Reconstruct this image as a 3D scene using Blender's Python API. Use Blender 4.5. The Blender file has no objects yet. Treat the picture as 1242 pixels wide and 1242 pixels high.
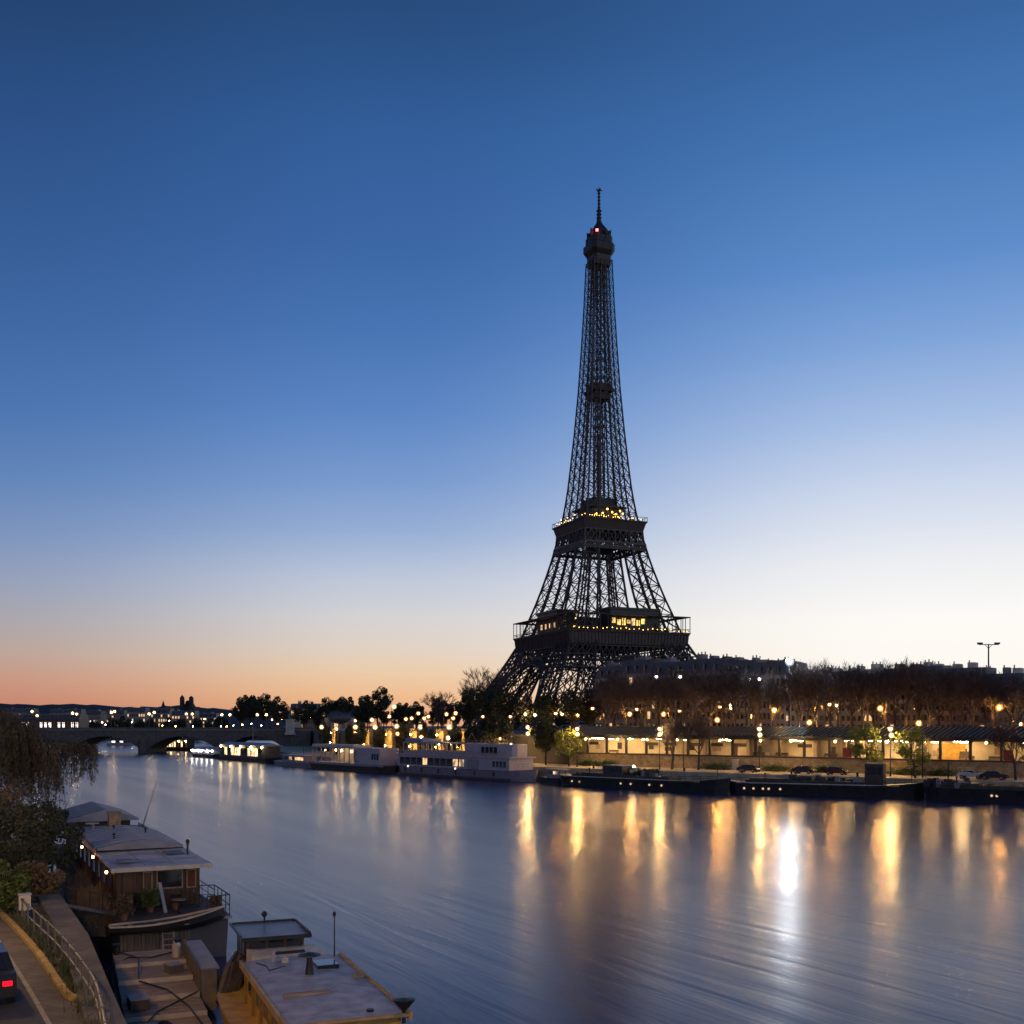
import bpy, math, random
from math import sin, cos, pi, radians, sqrt, atan2
from mathutils import Vector, Matrix
random.seed(7)
S = bpy.context.scene
COL = S.collection

# ---------------------------------------------------------------- camera
F, HZ, CX, CH = 1300.0, 880.0, 621.0, 12.0      # focal length and horizon in pixels of the 1242 px photo
cam_d = bpy.data.cameras.new('camera'); cam = bpy.data.objects.new('camera', cam_d); COL.objects.link(cam)
cam.location = (0, 0, CH); cam.rotation_euler = (radians(90), 0, 0)
cam_d.sensor_width = 36; cam_d.lens = F / 1242 * 36; cam_d.shift_y = (HZ - 621) / 1242
cam_d.clip_start = 0.1; cam_d.clip_end = 20000
S.camera = cam
S.view_settings.view_transform = 'Standard'; S.view_settings.look = 'None'
S.view_settings.exposure = 0.0; S.view_settings.gamma = 1
S.cycles.sample_clamp_indirect = 6.0
S.cycles.max_bounces = 6; S.cycles.diffuse_bounces = 2; S.cycles.glossy_bounces = 3
S.cycles.caustics_reflective = False; S.cycles.caustics_refractive = False

def lin(c):
    return tuple(((v / 255) / 12.92 if v / 255 <= .04045 else (((v / 255) + .055) / 1.055) ** 2.4) for v in c) + (1,)

# ---------------------------------------------------------------- dusk sky
W = bpy.data.worlds.new('World'); S.world = W; W.use_nodes = True
nt = W.node_tree; nt.nodes.clear()
def N(t, **k):
    n = nt.nodes.new(t)
    for a, b in k.items(): setattr(n, a, b)
    return n
out = N('ShaderNodeOutputWorld'); bg = N('ShaderNodeBackground'); tc = N('ShaderNodeTexCoord'); sp = N('ShaderNodeSeparateXYZ')
L = nt.links.new
L(tc.outputs['Generated'], sp.inputs[0])
def M_(op, a, b=None, clamp=False):
    n = N('ShaderNodeMath', operation=op); n.use_clamp = clamp
    for i, v in enumerate((a, b)):
        if v is None: continue
        if isinstance(v, (int, float)): n.inputs[i].default_value = v
        else: L(v, n.inputs[i])
    return n.outputs[0]
hl = M_('SQRT', M_('ADD', M_('MULTIPLY', sp.outputs[0], sp.outputs[0]), M_('MULTIPLY', sp.outputs[1], sp.outputs[1])))
tane = M_('DIVIDE', sp.outputs[2], M_('MAXIMUM', hl, 0.001))
el = M_('ARCTANGENT', tane)
elp = M_('DIVIDE', el, 1.0, True)        # 0..1 radian of height above the horizon
az = M_('DIVIDE', sp.outputs[0], M_('MAXIMUM', hl, 0.001))
def ramp(stops, k):
    r = N('ShaderNodeValToRGB'); e = r.color_ramp.elements
    pts = sorted((max(0, math.atan((HZ - y) / F * k)), c) for y, c in stops)
    while len(e) < len(pts): e.new(0.5)
    for q, (p_, c) in zip(e, pts): q.position = p_; q.color = lin(c)
    L(elp, r.inputs[0]); return r.outputs[0]
rl = ramp([(-600, (22, 44, 84)), (0, (36, 67, 112)), (150, (44, 80, 134)), (300, (55, 93, 150)), (400, (64, 104, 162)), (500, (77, 117, 175)),
           (580, (97, 132, 184)), (650, (124, 148, 188)), (705, (149, 160, 186)), (752, (170, 166, 172)), (792, (188, 164, 154)), (825, (200, 150, 130)), (855, (198, 134, 112)), (880, (176, 112, 98))], .92)
rc = ramp([(-600, (25, 50, 92)), (0, (40, 76, 124)), (150, (50, 93, 152)), (300, (61, 104, 166)), (400, (73, 117, 180)), (500, (93, 135, 196)),
           (580, (121, 154, 206)), (645, (152, 175, 213)), (702, (192, 200, 218)), (748, (213, 211, 212)), (785, (225, 210, 196)), (815, (236, 204, 170)), (845, (240, 188, 142)), (880, (222, 158, 116))], .99)
rr = ramp([(-600, (32, 64, 112)), (0, (56, 99, 157)), (150, (70, 119, 180)), (300, (94, 140, 202)), (400, (126, 163, 216)), (500, (166, 190, 228)),
           (600, (209, 219, 237)), (680, (238, 239, 242)), (750, (254, 251, 247)), (820, (255, 249, 239)), (880, (252, 234, 212))], .92)
def mixc(f, a, b):
    n = N('ShaderNodeMix', data_type='RGBA'); L(f, n.inputs[0]); L(a, n.inputs[6]); L(b, n.inputs[7]); return n.outputs[2]
def mapr(v, a, b):
    n = N('ShaderNodeMapRange'); n.interpolation_type = 'SMOOTHSTEP'; L(v, n.inputs[0]); n.inputs[1].default_value = a; n.inputs[2].default_value = b; return n.outputs[0]
col = mixc(mapr(az, -.46, -.10), rl, rc)
col = mixc(mapr(az, -.12, .36), col, rr)
L(col, bg.inputs[0]); bg.inputs[1].default_value = 1.0; L(bg.outputs[0], out.inputs[0])

# ---------------------------------------------------------------- materials
MATS = {}
def mat(name, color, rough=.8, var=.25, scale=1.0, metal=0.0, bump=0.0, spec=.5, dark=None, stretch=(1, 1, 1), coord='Object'):
    if name in MATS: return MATS[name]
    m = bpy.data.materials.new(name); m.use_nodes = True; t = m.node_tree; b = t.nodes['Principled BSDF']
    tcn = t.nodes.new('ShaderNodeTexCoord'); mp = t.nodes.new('ShaderNodeMapping'); mp.inputs['Scale'].default_value = stretch
    nz = t.nodes.new('ShaderNodeTexNoise'); nz.inputs['Scale'].default_value = scale; nz.inputs['Detail'].default_value = 6; nz.inputs['Roughness'].default_value = .62
    cr = t.nodes.new('ShaderNodeValToRGB')
    d = dark or tuple(c * (1 - var) for c in color); h = tuple(min(1, c * (1 + var)) for c in color)
    cr.color_ramp.elements[0].position = .32; cr.color_ramp.elements[0].color = (*d, 1)
    cr.color_ramp.elements[1].position = .68; cr.color_ramp.elements[1].color = (*h, 1)
    l = t.links.new
    l(tcn.outputs[coord], mp.inputs[0]); l(mp.outputs[0], nz.inputs['Vector']); l(nz.outputs['Fac'], cr.inputs[0]); l(cr.outputs[0], b.inputs['Base Color'])
    b.inputs['Roughness'].default_value = rough; b.inputs['Metallic'].default_value = metal; b.inputs['Specular IOR Level'].default_value = spec
    if bump:
        bp = t.nodes.new('ShaderNodeBump'); bp.inputs['Strength'].default_value = bump; bp.inputs['Distance'].default_value = .05
        l(nz.outputs['Fac'], bp.inputs['Height']); l(bp.outputs[0], b.inputs['Normal'])
    MATS[name] = m; return m
def emis(name, color, strength):
    if name in MATS: return MATS[name]
    m = bpy.data.materials.new(name); m.use_nodes = True; b = m.node_tree.nodes['Principled BSDF']
    b.inputs['Base Color'].default_value = (.6, .6, .6, 1); b.inputs['Emission Color'].default_value = (*color, 1); b.inputs['Emission Strength'].default_value = strength
    MATS[name] = m; return m
def brick(name, c1, c2, mortar, bw, bh, rough=.85, off=.5, msize=.012, rot=0.0, vertical=False, bump=.3):
    if name in MATS: return MATS[name]
    m = bpy.data.materials.new(name); m.use_nodes = True; t = m.node_tree; b = t.nodes['Principled BSDF']; l = t.links.new
    tcn = t.nodes.new('ShaderNodeTexCoord'); mp = t.nodes.new('ShaderNodeMapping'); mp.inputs['Rotation'].default_value = (radians(90) if vertical else 0, 0, rot)
    br = t.nodes.new('ShaderNodeTexBrick'); br.inputs['Scale'].default_value = 1; br.offset = off
    br.inputs['Color1'].default_value = (*c1, 1); br.inputs['Color2'].default_value = (*c2, 1); br.inputs['Mortar'].default_value = (*mortar, 1)
    br.inputs['Brick Width'].default_value = bw; br.inputs['Row Height'].default_value = bh; br.inputs['Mortar Size'].default_value = msize
    nz = t.nodes.new('ShaderNodeTexNoise'); nz.inputs['Scale'].default_value = .9; nz.inputs['Detail'].default_value = 8
    mx = t.nodes.new('ShaderNodeMix'); mx.data_type = 'RGBA'; mx.blend_type = 'MULTIPLY'; mx.inputs[0].default_value = .75
    cr = t.nodes.new('ShaderNodeValToRGB'); cr.color_ramp.elements[0].position = .3; cr.color_ramp.elements[0].color = (.42, .40, .38, 1); cr.color_ramp.elements[1].position = .65; cr.color_ramp.elements[1].color = (1, 1, 1, 1)
    l(tcn.outputs['Object'], mp.inputs[0]); l(mp.outputs[0], br.inputs['Vector']); l(tcn.outputs['Object'], nz.inputs['Vector'])
    l(nz.outputs['Fac'], cr.inputs[0]); l(br.outputs['Color'], mx.inputs[6]); l(cr.outputs[0], mx.inputs[7]); l(mx.outputs[2], b.inputs['Base Color'])
    bp = t.nodes.new('ShaderNodeBump'); bp.inputs['Strength'].default_value = bump; bp.inputs['Distance'].default_value = .02; bp.invert = True
    l(br.outputs['Fac'], bp.inputs['Height']); l(bp.outputs[0], b.inputs['Normal'])
    b.inputs['Roughness'].default_value = rough
    MATS[name] = m; return m

IRON = mat('tower_iron', (.042, .031, .029), .6, .3, .3)
IRON2 = mat('tower_iron_pale', (.072, .055, .050), .6, .3, .4)
BARK = mat('bark', (.055, .043, .038), .9, .35, 3)
TWIG = mat('twigs', (.070, .054, .056), .9, .35, .6)
LEAFD = mat('leaf_dark', (.035, .042, .020), .85, .45, .8)
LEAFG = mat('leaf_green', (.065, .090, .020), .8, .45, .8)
LEAFB = mat('leaf_brown', (.125, .085, .044), .85, .5, .6)
BSTONE = brick('bridge_stone', (.15, .13, .12), (.115, .10, .095), (.06, .055, .05), 1.6, .6, vertical=True)
STONE = brick('quay_stone', (.50, .38, .22), (.38, .28, .16), (.16, .13, .10), 1.1, .45, vertical=True)
PALE = mat('pale_stone', (.45, .40, .33), .85, .22, .5)
FACADE = [mat('facade_cream', (.30, .26, .235), .85, .2, .25), mat('facade_grey', (.23, .205, .20), .85, .2, .25), mat('facade_rose', (.27, .20, .17), .85, .2, .25)]
ZINC = mat('zinc_roof', (.085, .082, .088), .5, .25, .6)
BRICKC = mat('chimney_brick', (.19, .09, .06), .9, .3, 2)
GLASS = mat('dark_glass', (.016, .019, .025), .08, .2, 1, spec=.8)
METAL = mat('dark_metal', (.035, .037, .040), .45, .3, 2, .6)
GALV = mat('galvanised_rail', (.25, .22, .185), .45, .3, 6, .55)
WHITE = mat('boat_white', (.40, .345, .38), .45, .12, .6)
WHITE2 = mat('boat_white_dirty', (.27, .23, .26), .5, .18, .8)
HULL = mat('hull_black', (.022, .021, .024), .45, .35, 1.2)
HULL2 = mat('hull_brown', (.055, .040, .033), .5, .35, 1.2)
RUST = mat('deck_dark', (.07, .055, .045), .7, .4, 1.5)
WOODD = mat('wood_dark', (.070, .034, .017), .6, .45, 2.5, stretch=(3, 3, .4))
WOODP = mat('wood_pale', (.28, .22, .17), .8, .35, 1.6, stretch=(.6, 4, 4))
GREYW = mat('wood_grey', (.13, .11, .095), .85, .4, 2.5, stretch=(4, 4, .4))
FELT = mat('roof_felt', (.44, .41, .42), .62, .22, .7, bump=.2)
FELT2 = mat('roof_felt_dark', (.24, .235, .26), .6, .25, .6, bump=.2)
OCHRE = mat('ochre_paint', (.44, .27, .06), .55, .35, 1.4)
CREAM = mat('cream_paint', (.52, .46, .38), .5, .2, 2)
RUBBER = mat('tyre_rubber', (.02, .02, .02), .8, .2, 4)
ASPH = mat('asphalt', (.050, .052, .056), .85, .3, 4, bump=.3)
PAVE = brick('promenade_pavers', (.17, .145, .12), (.13, .115, .095), (.07, .06, .05), .62, .32, rot=radians(28.7), msize=.01)
KERBLIT = mat('kerb_lamplit', (.40, .27, .07), .8, .4, 3)  # yellow lamplight put into the kerb's own colour
WLINE = mat('line_paint', (.30, .28, .20), .8, .3, 4)
EARTH = mat('earth', (.075, .068, .045), .95, .5, 1.8, bump=.4)
GRASSM = mat('grass', (.075, .080, .035), .9, .5, 3)
QUAYM = mat('quay_paving', (.44, .36, .24), .85, .3, .4)
LANDM = mat('land', (.07, .065, .06), .95, .3, .1)
HILLM = mat('hill', (.035, .034, .040), .95, .3, .01)
BARGEDECK = brick('plank_deck', (.24, .20, .165), (.17, .145, .12), (.04, .035, .03), 6.0, .24, msize=.02, rot=radians(90))
SKYBLUE = mat('blue_awning', (.22, .26, .36), .6, .15, 1)
CARS = mat('car_silver', (.42, .43, .45), .3, .08, 1, .5)
CARD = mat('car_dark', (.03, .032, .04), .25, .1, 1, .3)
CARR = mat('car_maroon', (.10, .02, .02), .25, .1, 1, .3)
SODIUM = emis('sodium_lamp', (1, .44, .08), 620)
SODIUM_L = emis('sodium_lamp_bright', (1, .46, .09), 900)
WARM = emis('warm_white_lamp', (1, .60, .20), 900)
WARM_S = emis('warm_lamp_far', (1, .70, .30), 85)
SOD_S = emis('sodium_lamp_far', (1, .46, .12), 110)
COOL = emis('cool_white_lamp', (.88, .95, 1), 2100)
COOL_S = emis('cool_lamp_far', (1, .93, .85), 55)
TUBE = emis('platform_tube', (1, .58, .21), 165)
TUBE_B = emis('platform_tube_bright', (1, .70, .30), 130)
WINL = emis('lit_window', (1, .58, .22), 1.0)
WINB = emis('lit_window_bright', (1, .66, .30), 1.9)
WINW = emis('lit_window_white', (1, .84, .74), 1.9)
GOLD = emis('golden_floor_lamp', (1, .50, .07), 9)
GOLDW = emis('golden_window', (1, .58, .08), 1.5)
REDL = emis('red_lamp', (1, .03, .03), 25)
TAILL = emis('tail_lamp', (1, .004, .012), 3); TAILL.node_tree.nodes['Principled BSDF'].inputs['Base Color'].default_value = (.1, 0, 0, 1); TAILL.node_tree.nodes['Principled BSDF'].inputs['Specular IOR Level'].default_value = .1
FLOODY = emis('ochre_uplight', (1, .50, .05), 170)

def vary(m, sc, lo=.15):
    t = m.node_tree; b = t.nodes['Principled BSDF']; st_ = b.inputs['Emission Strength'].default_value; g = t.nodes.new('ShaderNodeTexCoord'); mp = t.nodes.new('ShaderNodeMapping'); mp.inputs['Scale'].default_value = (1, 1, .6)
    n = t.nodes.new('ShaderNodeTexNoise'); n.inputs['Scale'].default_value = sc; n.inputs['Detail'].default_value = 3; r = t.nodes.new('ShaderNodeMapRange'); r.inputs[1].default_value = .36; r.inputs[2].default_value = .62; r.inputs[3].default_value = lo * st_; r.inputs[4].default_value = 1.5 * st_
    l = t.links.new; l(g.outputs['Object'], mp.inputs[0]); l(mp.outputs[0], n.inputs['Vector']); l(n.outputs['Fac'], r.inputs[0]); l(r.outputs[0], b.inputs['Emission Strength'])
for m_ in (WINL, WINB, WINW, GOLDW): vary(m_, .9)
def water_mat():
    m = bpy.data.materials.new('river_water'); m.use_nodes = True; t = m.node_tree; b = t.nodes['Principled BSDF']; l = t.links.new
    geo = t.nodes.new('ShaderNodeNewGeometry'); mp = t.nodes.new('ShaderNodeMapping'); mp.vector_type = 'POINT'
    mp.inputs['Rotation'].default_value = (0, 0, radians(-29)); mp.inputs['Scale'].default_value = (1, 1, 1)
    l(geo.outputs['Position'], mp.inputs[0])
    def nz(sx, sy, sc, det, dist=0.0):
        q = t.nodes.new('ShaderNodeMapping'); q.inputs['Scale'].default_value = (sx, sy, 1); l(mp.outputs[0], q.inputs[0])
        n = t.nodes.new('ShaderNodeTexNoise'); n.inputs['Scale'].default_value = sc; n.inputs['Detail'].default_value = det; n.inputs['Distortion'].default_value = dist
        l(q.outputs[0], n.inputs['Vector']); return n.outputs['Fac']
    a = nz(1, .10, .60, 3, .6); c = nz(1, .07, .10, 1.2, .3); d = nz(1, .35, 2.2, 3)
    def mm(op, x, y):
        n = t.nodes.new('ShaderNodeMath'); n.operation = op
        for i, v in enumerate((x, y)):
            if isinstance(v, (int, float)): n.inputs[i].default_value = v
            else: l(v, n.inputs[i])
        return n.outputs[0]
    h = mm('ADD', mm('ADD', mm('MULTIPLY', a, .46), mm('MULTIPLY', c, .55)), mm('MULTIPLY', d, .015))
    bp = t.nodes.new('ShaderNodeBump'); bp.inputs['Strength'].default_value = .55; bp.inputs['Distance'].default_value = .19
    l(h, bp.inputs['Height']); l(bp.outputs[0], b.inputs['Normal'])
    sx_ = t.nodes.new('ShaderNodeSeparateXYZ'); l(geo.outputs['Position'], sx_.inputs[0]); calm = t.nodes.new('ShaderNodeMapRange')     # bump eases with distance so far lamp reflections stay in unbroken columns
    calm.inputs[1].default_value = 55; calm.inputs[2].default_value = 150; calm.inputs[3].default_value = .60; calm.inputs[4].default_value = .34; l(sx_.outputs[1], calm.inputs[0]); l(calm.outputs[0], bp.inputs['Strength'])
    r = t.nodes.new('ShaderNodeMapRange'); r.inputs[1].default_value = .35; r.inputs[2].default_value = .65; r.inputs[3].default_value = .225; r.inputs[4].default_value = .26
    l(c, r.inputs[0]); l(r.outputs[0], b.inputs['Roughness'])
    b.inputs['Base Color'].default_value = (.030, .032, .092, 1); b.inputs['IOR'].default_value = 1.33
    return m
WATER = water_mat()

# ---------------------------------------------------------------- helpers
def glow_(name, color, strength):
    m = bpy.data.materials.new(name); m.use_nodes = True; t = m.node_tree; t.nodes.clear(); o_ = t.nodes.new('ShaderNodeOutputMaterial'); a = t.nodes.new('ShaderNodeAddShader'); tr = t.nodes.new('ShaderNodeBsdfTransparent'); e = t.nodes.new('ShaderNodeEmission')
    e.inputs[0].default_value = (*color, 1); e.inputs[1].default_value = strength; t.links.new(tr.outputs[0], a.inputs[0]); t.links.new(e.outputs[0], a.inputs[1]); t.links.new(a.outputs[0], o_.inputs[0])
    return m
class MB:
    def __init__(s): s.v = []; s.f = []
    def add(s, vs, fs):
        o = len(s.v); s.v += [tuple(p) for p in vs]; s.f += [tuple(i + o for i in f) for f in fs]; return s
    def box(s, x0, x1, y0, y1, z0, z1):
        return s.add([(x0, y0, z0), (x1, y0, z0), (x1, y1, z0), (x0, y1, z0), (x0, y0, z1), (x1, y0, z1), (x1, y1, z1), (x0, y1, z1)],
                     [(3, 2, 1, 0), (4, 5, 6, 7), (0, 1, 5, 4), (1, 2, 6, 5), (2, 3, 7, 6), (3, 0, 4, 7)])
    def bar(s, p, q, w, w2=None, n=4):
        return s.tube([p, q], [w / 2 * 1.2, (w2 or w) / 2 * 1.2], n)
    def tube(s, pts, rad, n=6, cap=True):
        pts = [Vector(p) for p in pts]; o = len(s.v); k = len(pts)
        for i, p in enumerate(pts):
            d = (pts[min(i + 1, k - 1)] - pts[max(i - 1, 0)])
            if d.length < 1e-6: d = Vector((0, 0, 1))
            d.normalize(); a = d.cross(Vector((0, 0, 1)) if abs(d.z) < .95 else Vector((0, 1, 0))).normalized(); b = d.cross(a)
            r = rad[i] if isinstance(rad, (list, tuple)) else rad
            for j in range(n):
                t = 2 * pi * (j + .5) / n; s.v.append(tuple(p + a * (r * cos(t)) + b * (r * sin(t))))
        for i in range(k - 1):
            for j in range(n):
                s.f.append((o + i * n + j, o + i * n + (j + 1) % n, o + (i + 1) * n + (j + 1) % n, o + (i + 1) * n + j))
        if cap and n > 2:
            s.f.append(tuple(o + j for j in range(n))[::-1]); s.f.append(tuple(o + (k - 1) * n + j for j in range(n)))
        return s
    def lathe(s, prof, c=(0, 0, 0), n=12):
        o = len(s.v)
        for r, z in prof:
            for j in range(n): s.v.append((c[0] + r * cos(2 * pi * j / n), c[1] + r * sin(2 * pi * j / n), c[2] + z))
        for i in range(len(prof) - 1):
            for j in range(n): s.f.append((o + i * n + j, o + i * n + (j + 1) % n, o + (i + 1) * n + (j + 1) % n, o + (i + 1) * n + j))
        s.f.append(tuple(o + j for j in range(n))[::-1]); s.f.append(tuple(o + (len(prof) - 1) * n + j for j in range(n))); return s
    def ball(s, c, r, n=8, m=5, sq=1.0):
        return s.lathe([(max(.001, r * sin(pi * i / m)), -r * sq * cos(pi * i / m)) for i in range(m + 1)], c, n)
    def prism(s, poly, z0, z1):
        n = len(poly); g = lambda z, i: z(i) if callable(z) else z
        return s.add([(x, y, g(z0, i)) for i, (x, y) in enumerate(poly)] + [(x, y, g(z1, i)) for i, (x, y) in enumerate(poly)],
                     [tuple(range(n))[::-1], tuple(range(n, 2 * n))] + [(i, (i + 1) % n, n + (i + 1) % n, n + i) for i in range(n)])
    def xzprism(s, poly, y0, y1):          # polygon in x,z pushed through y
        n = len(poly)
        return s.add([(x, y0, z) for x, z in poly] + [(x, y1, z) for x, z in poly],
                     [tuple(range(n)), tuple(range(n, 2 * n))[::-1]] + [(i, n + i, n + (i + 1) % n, (i + 1) % n) for i in range(n)])
    def yzprism(s, poly, x0, x1):
        n = len(poly)
        return s.add([(x0, y, z) for y, z in poly] + [(x1, y, z) for y, z in poly],
                     [tuple(range(n))[::-1], tuple(range(n, 2 * n))] + [(i, (i + 1) % n, n + (i + 1) % n, n + i) for i in range(n)])
    def mesh(s, name, m, smooth=False):
        me = bpy.data.meshes.new(name); me.from_pydata(s.v, [], s.f); me.validate(); me.materials.append(m)
        if smooth: me.polygons.foreach_set('use_smooth', [True] * len(me.polygons))
        me.update(); return me
    def build(s, name, m, parent=None, smooth=False):
        o = bpy.data.objects.new(name, s.mesh(name, m, smooth)); COL.objects.link(o)
        if parent: o.parent = parent
        return o
def fix(o):                                  # outward normals
    import bmesh
    b = bmesh.new(); b.from_mesh(o.data); bmesh.ops.recalc_face_normals(b, faces=b.faces); b.to_mesh(o.data); b.free(); return o
def root(name, label, cat, loc=(0, 0, 0), rz=0.0, group=None):
    o = bpy.data.objects.new(name, None); COL.objects.link(o); o.location = loc; o.rotation_euler = (0, 0, rz)
    o.empty_display_size = .2
    return tag(o, label, cat, group)
def tag(o, label, cat, group=None):
    o['label'] = label; o['category'] = cat
    if group: o['group'] = group
    return o
def struct(o, kind='structure'): o['kind'] = kind; return o
def put(name, me, parent, loc=(0, 0, 0), rz=0.0, sc=None):
    o = bpy.data.objects.new(name, me); COL.objects.link(o); o.parent = parent; o.location = loc; o.rotation_euler = (0, 0, rz)
    if sc: o.scale = sc
    return o
def copy_tree(o, parent=None):
    c = o.copy(); COL.objects.link(c); c.parent = parent
    for ch in [k for k in o.children]: copy_tree(ch, c)
    return c
ORD = ['first', 'second', 'third', 'fourth', 'fifth', 'sixth', 'seventh', 'eighth', 'ninth', 'tenth', 'eleventh', 'twelfth', 'thirteenth', 'fourteenth',
       'fifteenth', 'sixteenth', 'seventeenth', 'eighteenth', 'nineteenth', 'twentieth', 'twenty-first', 'twenty-second', 'twenty-third', 'twenty-fourth', 'twenty-fifth',
       'twenty-sixth', 'twenty-seventh', 'twenty-eighth', 'twenty-ninth', 'thirtieth', 'thirty-first', 'thirty-second']
def P(px, py, z):                            # surveyed point of the place at height z
    y = (CH - z) * F / (py - HZ); return ((px - CX) / F * y, y)
def XZ(px, py, y): return ((px - CX) / F * y, CH - (py - HZ) / F * y)
def at(px, y): return (px - CX) / F * y
def zat(py, y): return CH - (py - HZ) / F * y

# ---------------------------------------------------------------- river, banks, land
o = MB().add([(-9000, -300, 0), (9000, -300, 0), (9000, 15000, 0), (-9000, 15000, 0)], [(0, 1, 2, 3)]).build('river_water', WATER); struct(o)
RB = [(300, -30), (150, 113), (90, 163), (11, 228), (-24, 265), (-53, 306), (-85, 380), (-100, 450), (-112, 520), (-170, 900)]    # far quay edge
LB = [(8, -10), (-6, 20), (-10.6, 29.2), (-15.9, 40.3), (-28, 63), (-46, 94), (-90, 170), (-265, 470), (-300, 560), (-330, 900)]   # near quay edge
def offs(poly, d):
    r = []
    for i, p in enumerate(poly):
        a = Vector(poly[max(i - 1, 0)]); b = Vector(poly[min(i + 1, len(poly) - 1)]); t = (b - a).normalized(); n = Vector((t.y, -t.x)); r.append(tuple(Vector(p) + n * d))
    return r
def on_bank(px, off):                        # point of the far bank, off metres behind the quay edge, seen at column px
    k = (px - CX) / F; pl = offs(RB, off)
    for a, b in zip(pl, pl[1:]):
        fa = a[0] - k * a[1]; fb = b[0] - k * b[1]
        if fa * fb <= 0 and a[1] > 20: t = fa / (fa - fb); return (a[0] + (b[0] - a[0]) * t, a[1] + (b[1] - a[1]) * t)
    return (k * 500, 500)
QZ, WZ, UZ = 3.0, 5.9, 9.6
def strip(poly_a, poly_b, z0, z1, name, m):
    mb = MB(); n = len(poly_a)
    mb.prism(list(poly_a) + list(poly_b)[::-1], z0, z1); return fix(mb.build(name, m))
e0, e1 = RB, offs(RB, 15.0)
struct(strip(e0, offs(RB, 17), -1, QZ, 'quay_far', QUAYM))
_a, _b = Vector((13, 246)), Vector((121, 156)); _u = (_b - _a).normalized(); _n = Vector((-_u.y, _u.x))
up = [tuple(_b + _u * 260 + _n * 8.4), tuple(_b + _n * 8.4), tuple(_a + _n * 8.4), tuple(_a + _n * 1.3)] + offs(RB, 16.4)[4:]
struct(strip(up, [(3000, -30), (3000, 900)], -1, UZ, 'ground_upper', LANDM))
struct(fix(MB().prism([(-4000, 900), (4000, 900), (4000, 12000), (-4000, 12000)], -1, 6).build('ground_distant', LANDM)))
LBi = LB
struct(fix(MB().prism(LBi + [(-2000, 900), (-2000, -10)], -1, 4.0).build('quay_ground', EARTH)))

# distant hills
def hill(name, prof, Y, depth, m):
    mb = MB(); n = len(prof)
    fr = [(at(x, Y), Y, zat(y, Y)) for x, y in prof]; bk = [(a * 1.12, Y + depth, z * .9) for a, _, z in fr]
    lo = [(a, Y - 300, 0) for a, _, _ in fr]
    mb.add(lo + fr + bk, [(i, i + 1, n + i + 1, n + i) for i in range(n - 1)] + [(n + i, n + i + 1, 2 * n + i + 1, 2 * n + i) for i in range(n - 1)])
    return struct(mb.build(name, m))
pr = []
for i in range(0, 75):
    x = -260 + i * 8.5; base = 853 + 7 * max(0, (x + 20) / 350) + (8 * max(0, (x - 260) / 100))
    pr.append((x, base + random.uniform(-1.3, 1.3) + sin(x * .05) * 1.2))
hill('hills', pr, 2300, 900, HILLM)

# far low city blocks under the hill
def house(name, label, x0, x1, Y, zt, depth=14, m=None, roofm=None, rz=0, rows=4, cols=6, lit=.12, z0=UZ, group=None, chim=2, litm=None, cat='building'):
    w = x1 - x0
    r = root(name, label, cat, ((x0 + x1) / 2, Y, z0), rz, group); h = zt - z0; rh = min(4.5, h * .2)
    wb = MB().box(-w / 2, w / 2, 0, depth, 0, h - rh); wb.box(-w / 2 - .15, w / 2 + .15, -.35, .0, h - rh - .5, h - rh - .1)
    if h > 12: wb.box(-w / 2 + .02, w / 2 - .02, -.5, .0, h * .30, h * .30 + .2); wb.box(-w / 2 + .02, w / 2 - .02, -.5, .0, h * .62, h * .62 + .2)
    fix(wb.build('wall', m or FACADE[0], r))
    rb = MB().yzprism([(-.15, h - rh), (1.6, h - .3), (depth / 2, h), (depth - 1.6, h - .3), (depth + .1, h - rh)], -w / 2, w / 2); ro = fix(rb.build('roof', roofm or ZINC, r))
    for k in range(chim):
        cx = -w / 2 + w * (k + .5) / chim + random.uniform(-1, 1)
        cw_ = random.uniform(.35, 1.1); ch = random.uniform(.2, 1.2); c = MB().box(cx - cw_, cx + cw_, depth * .3, depth * .3 + 2.6, h - 1, h + ch)
        for q in range(random.randint(1, 3)): c.box(cx - cw_ * .7 + q * .6, cx - cw_ * .7 + .22 + q * .6, depth * .3 + q * .7, depth * .3 + .3 + q * .7, h + ch, h + ch + random.uniform(.3, .7))
        c.build('chimney', random.choice((BRICKC, PALE, FACADE[1])), ro)
    fh = (h - rh - 1) / rows; cw = w / cols
    wm = MB().box(-cw * .2, cw * .2, -.06, .0, 0, fh * .6).box(-cw * .24, -cw * .2, -.14, .0, -.1, fh * .64).box(cw * .2, cw * .24, -.14, .0, -.1, fh * .64)
    dk = wm.mesh('window', GLASS); lt = wm.mesh('window', litm or WINL)
    dm = MB().box(-cw * .17, cw * .17, 0, 1.2, 0, rh * .42).mesh('window', GLASS)
    for i in range(rows):
        for j in range(cols):
            put('window', lt if random.random() < lit else dk, r, (-w / 2 + cw * (j + .5), -.02, .9 + i * fh + .3))
    if h > 12:
        for j in range(1, cols, 2): put('dormer_window', dm, ro, (-w / 2 + cw * (j + .5), -.1, h - rh + .5))
    return r

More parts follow.
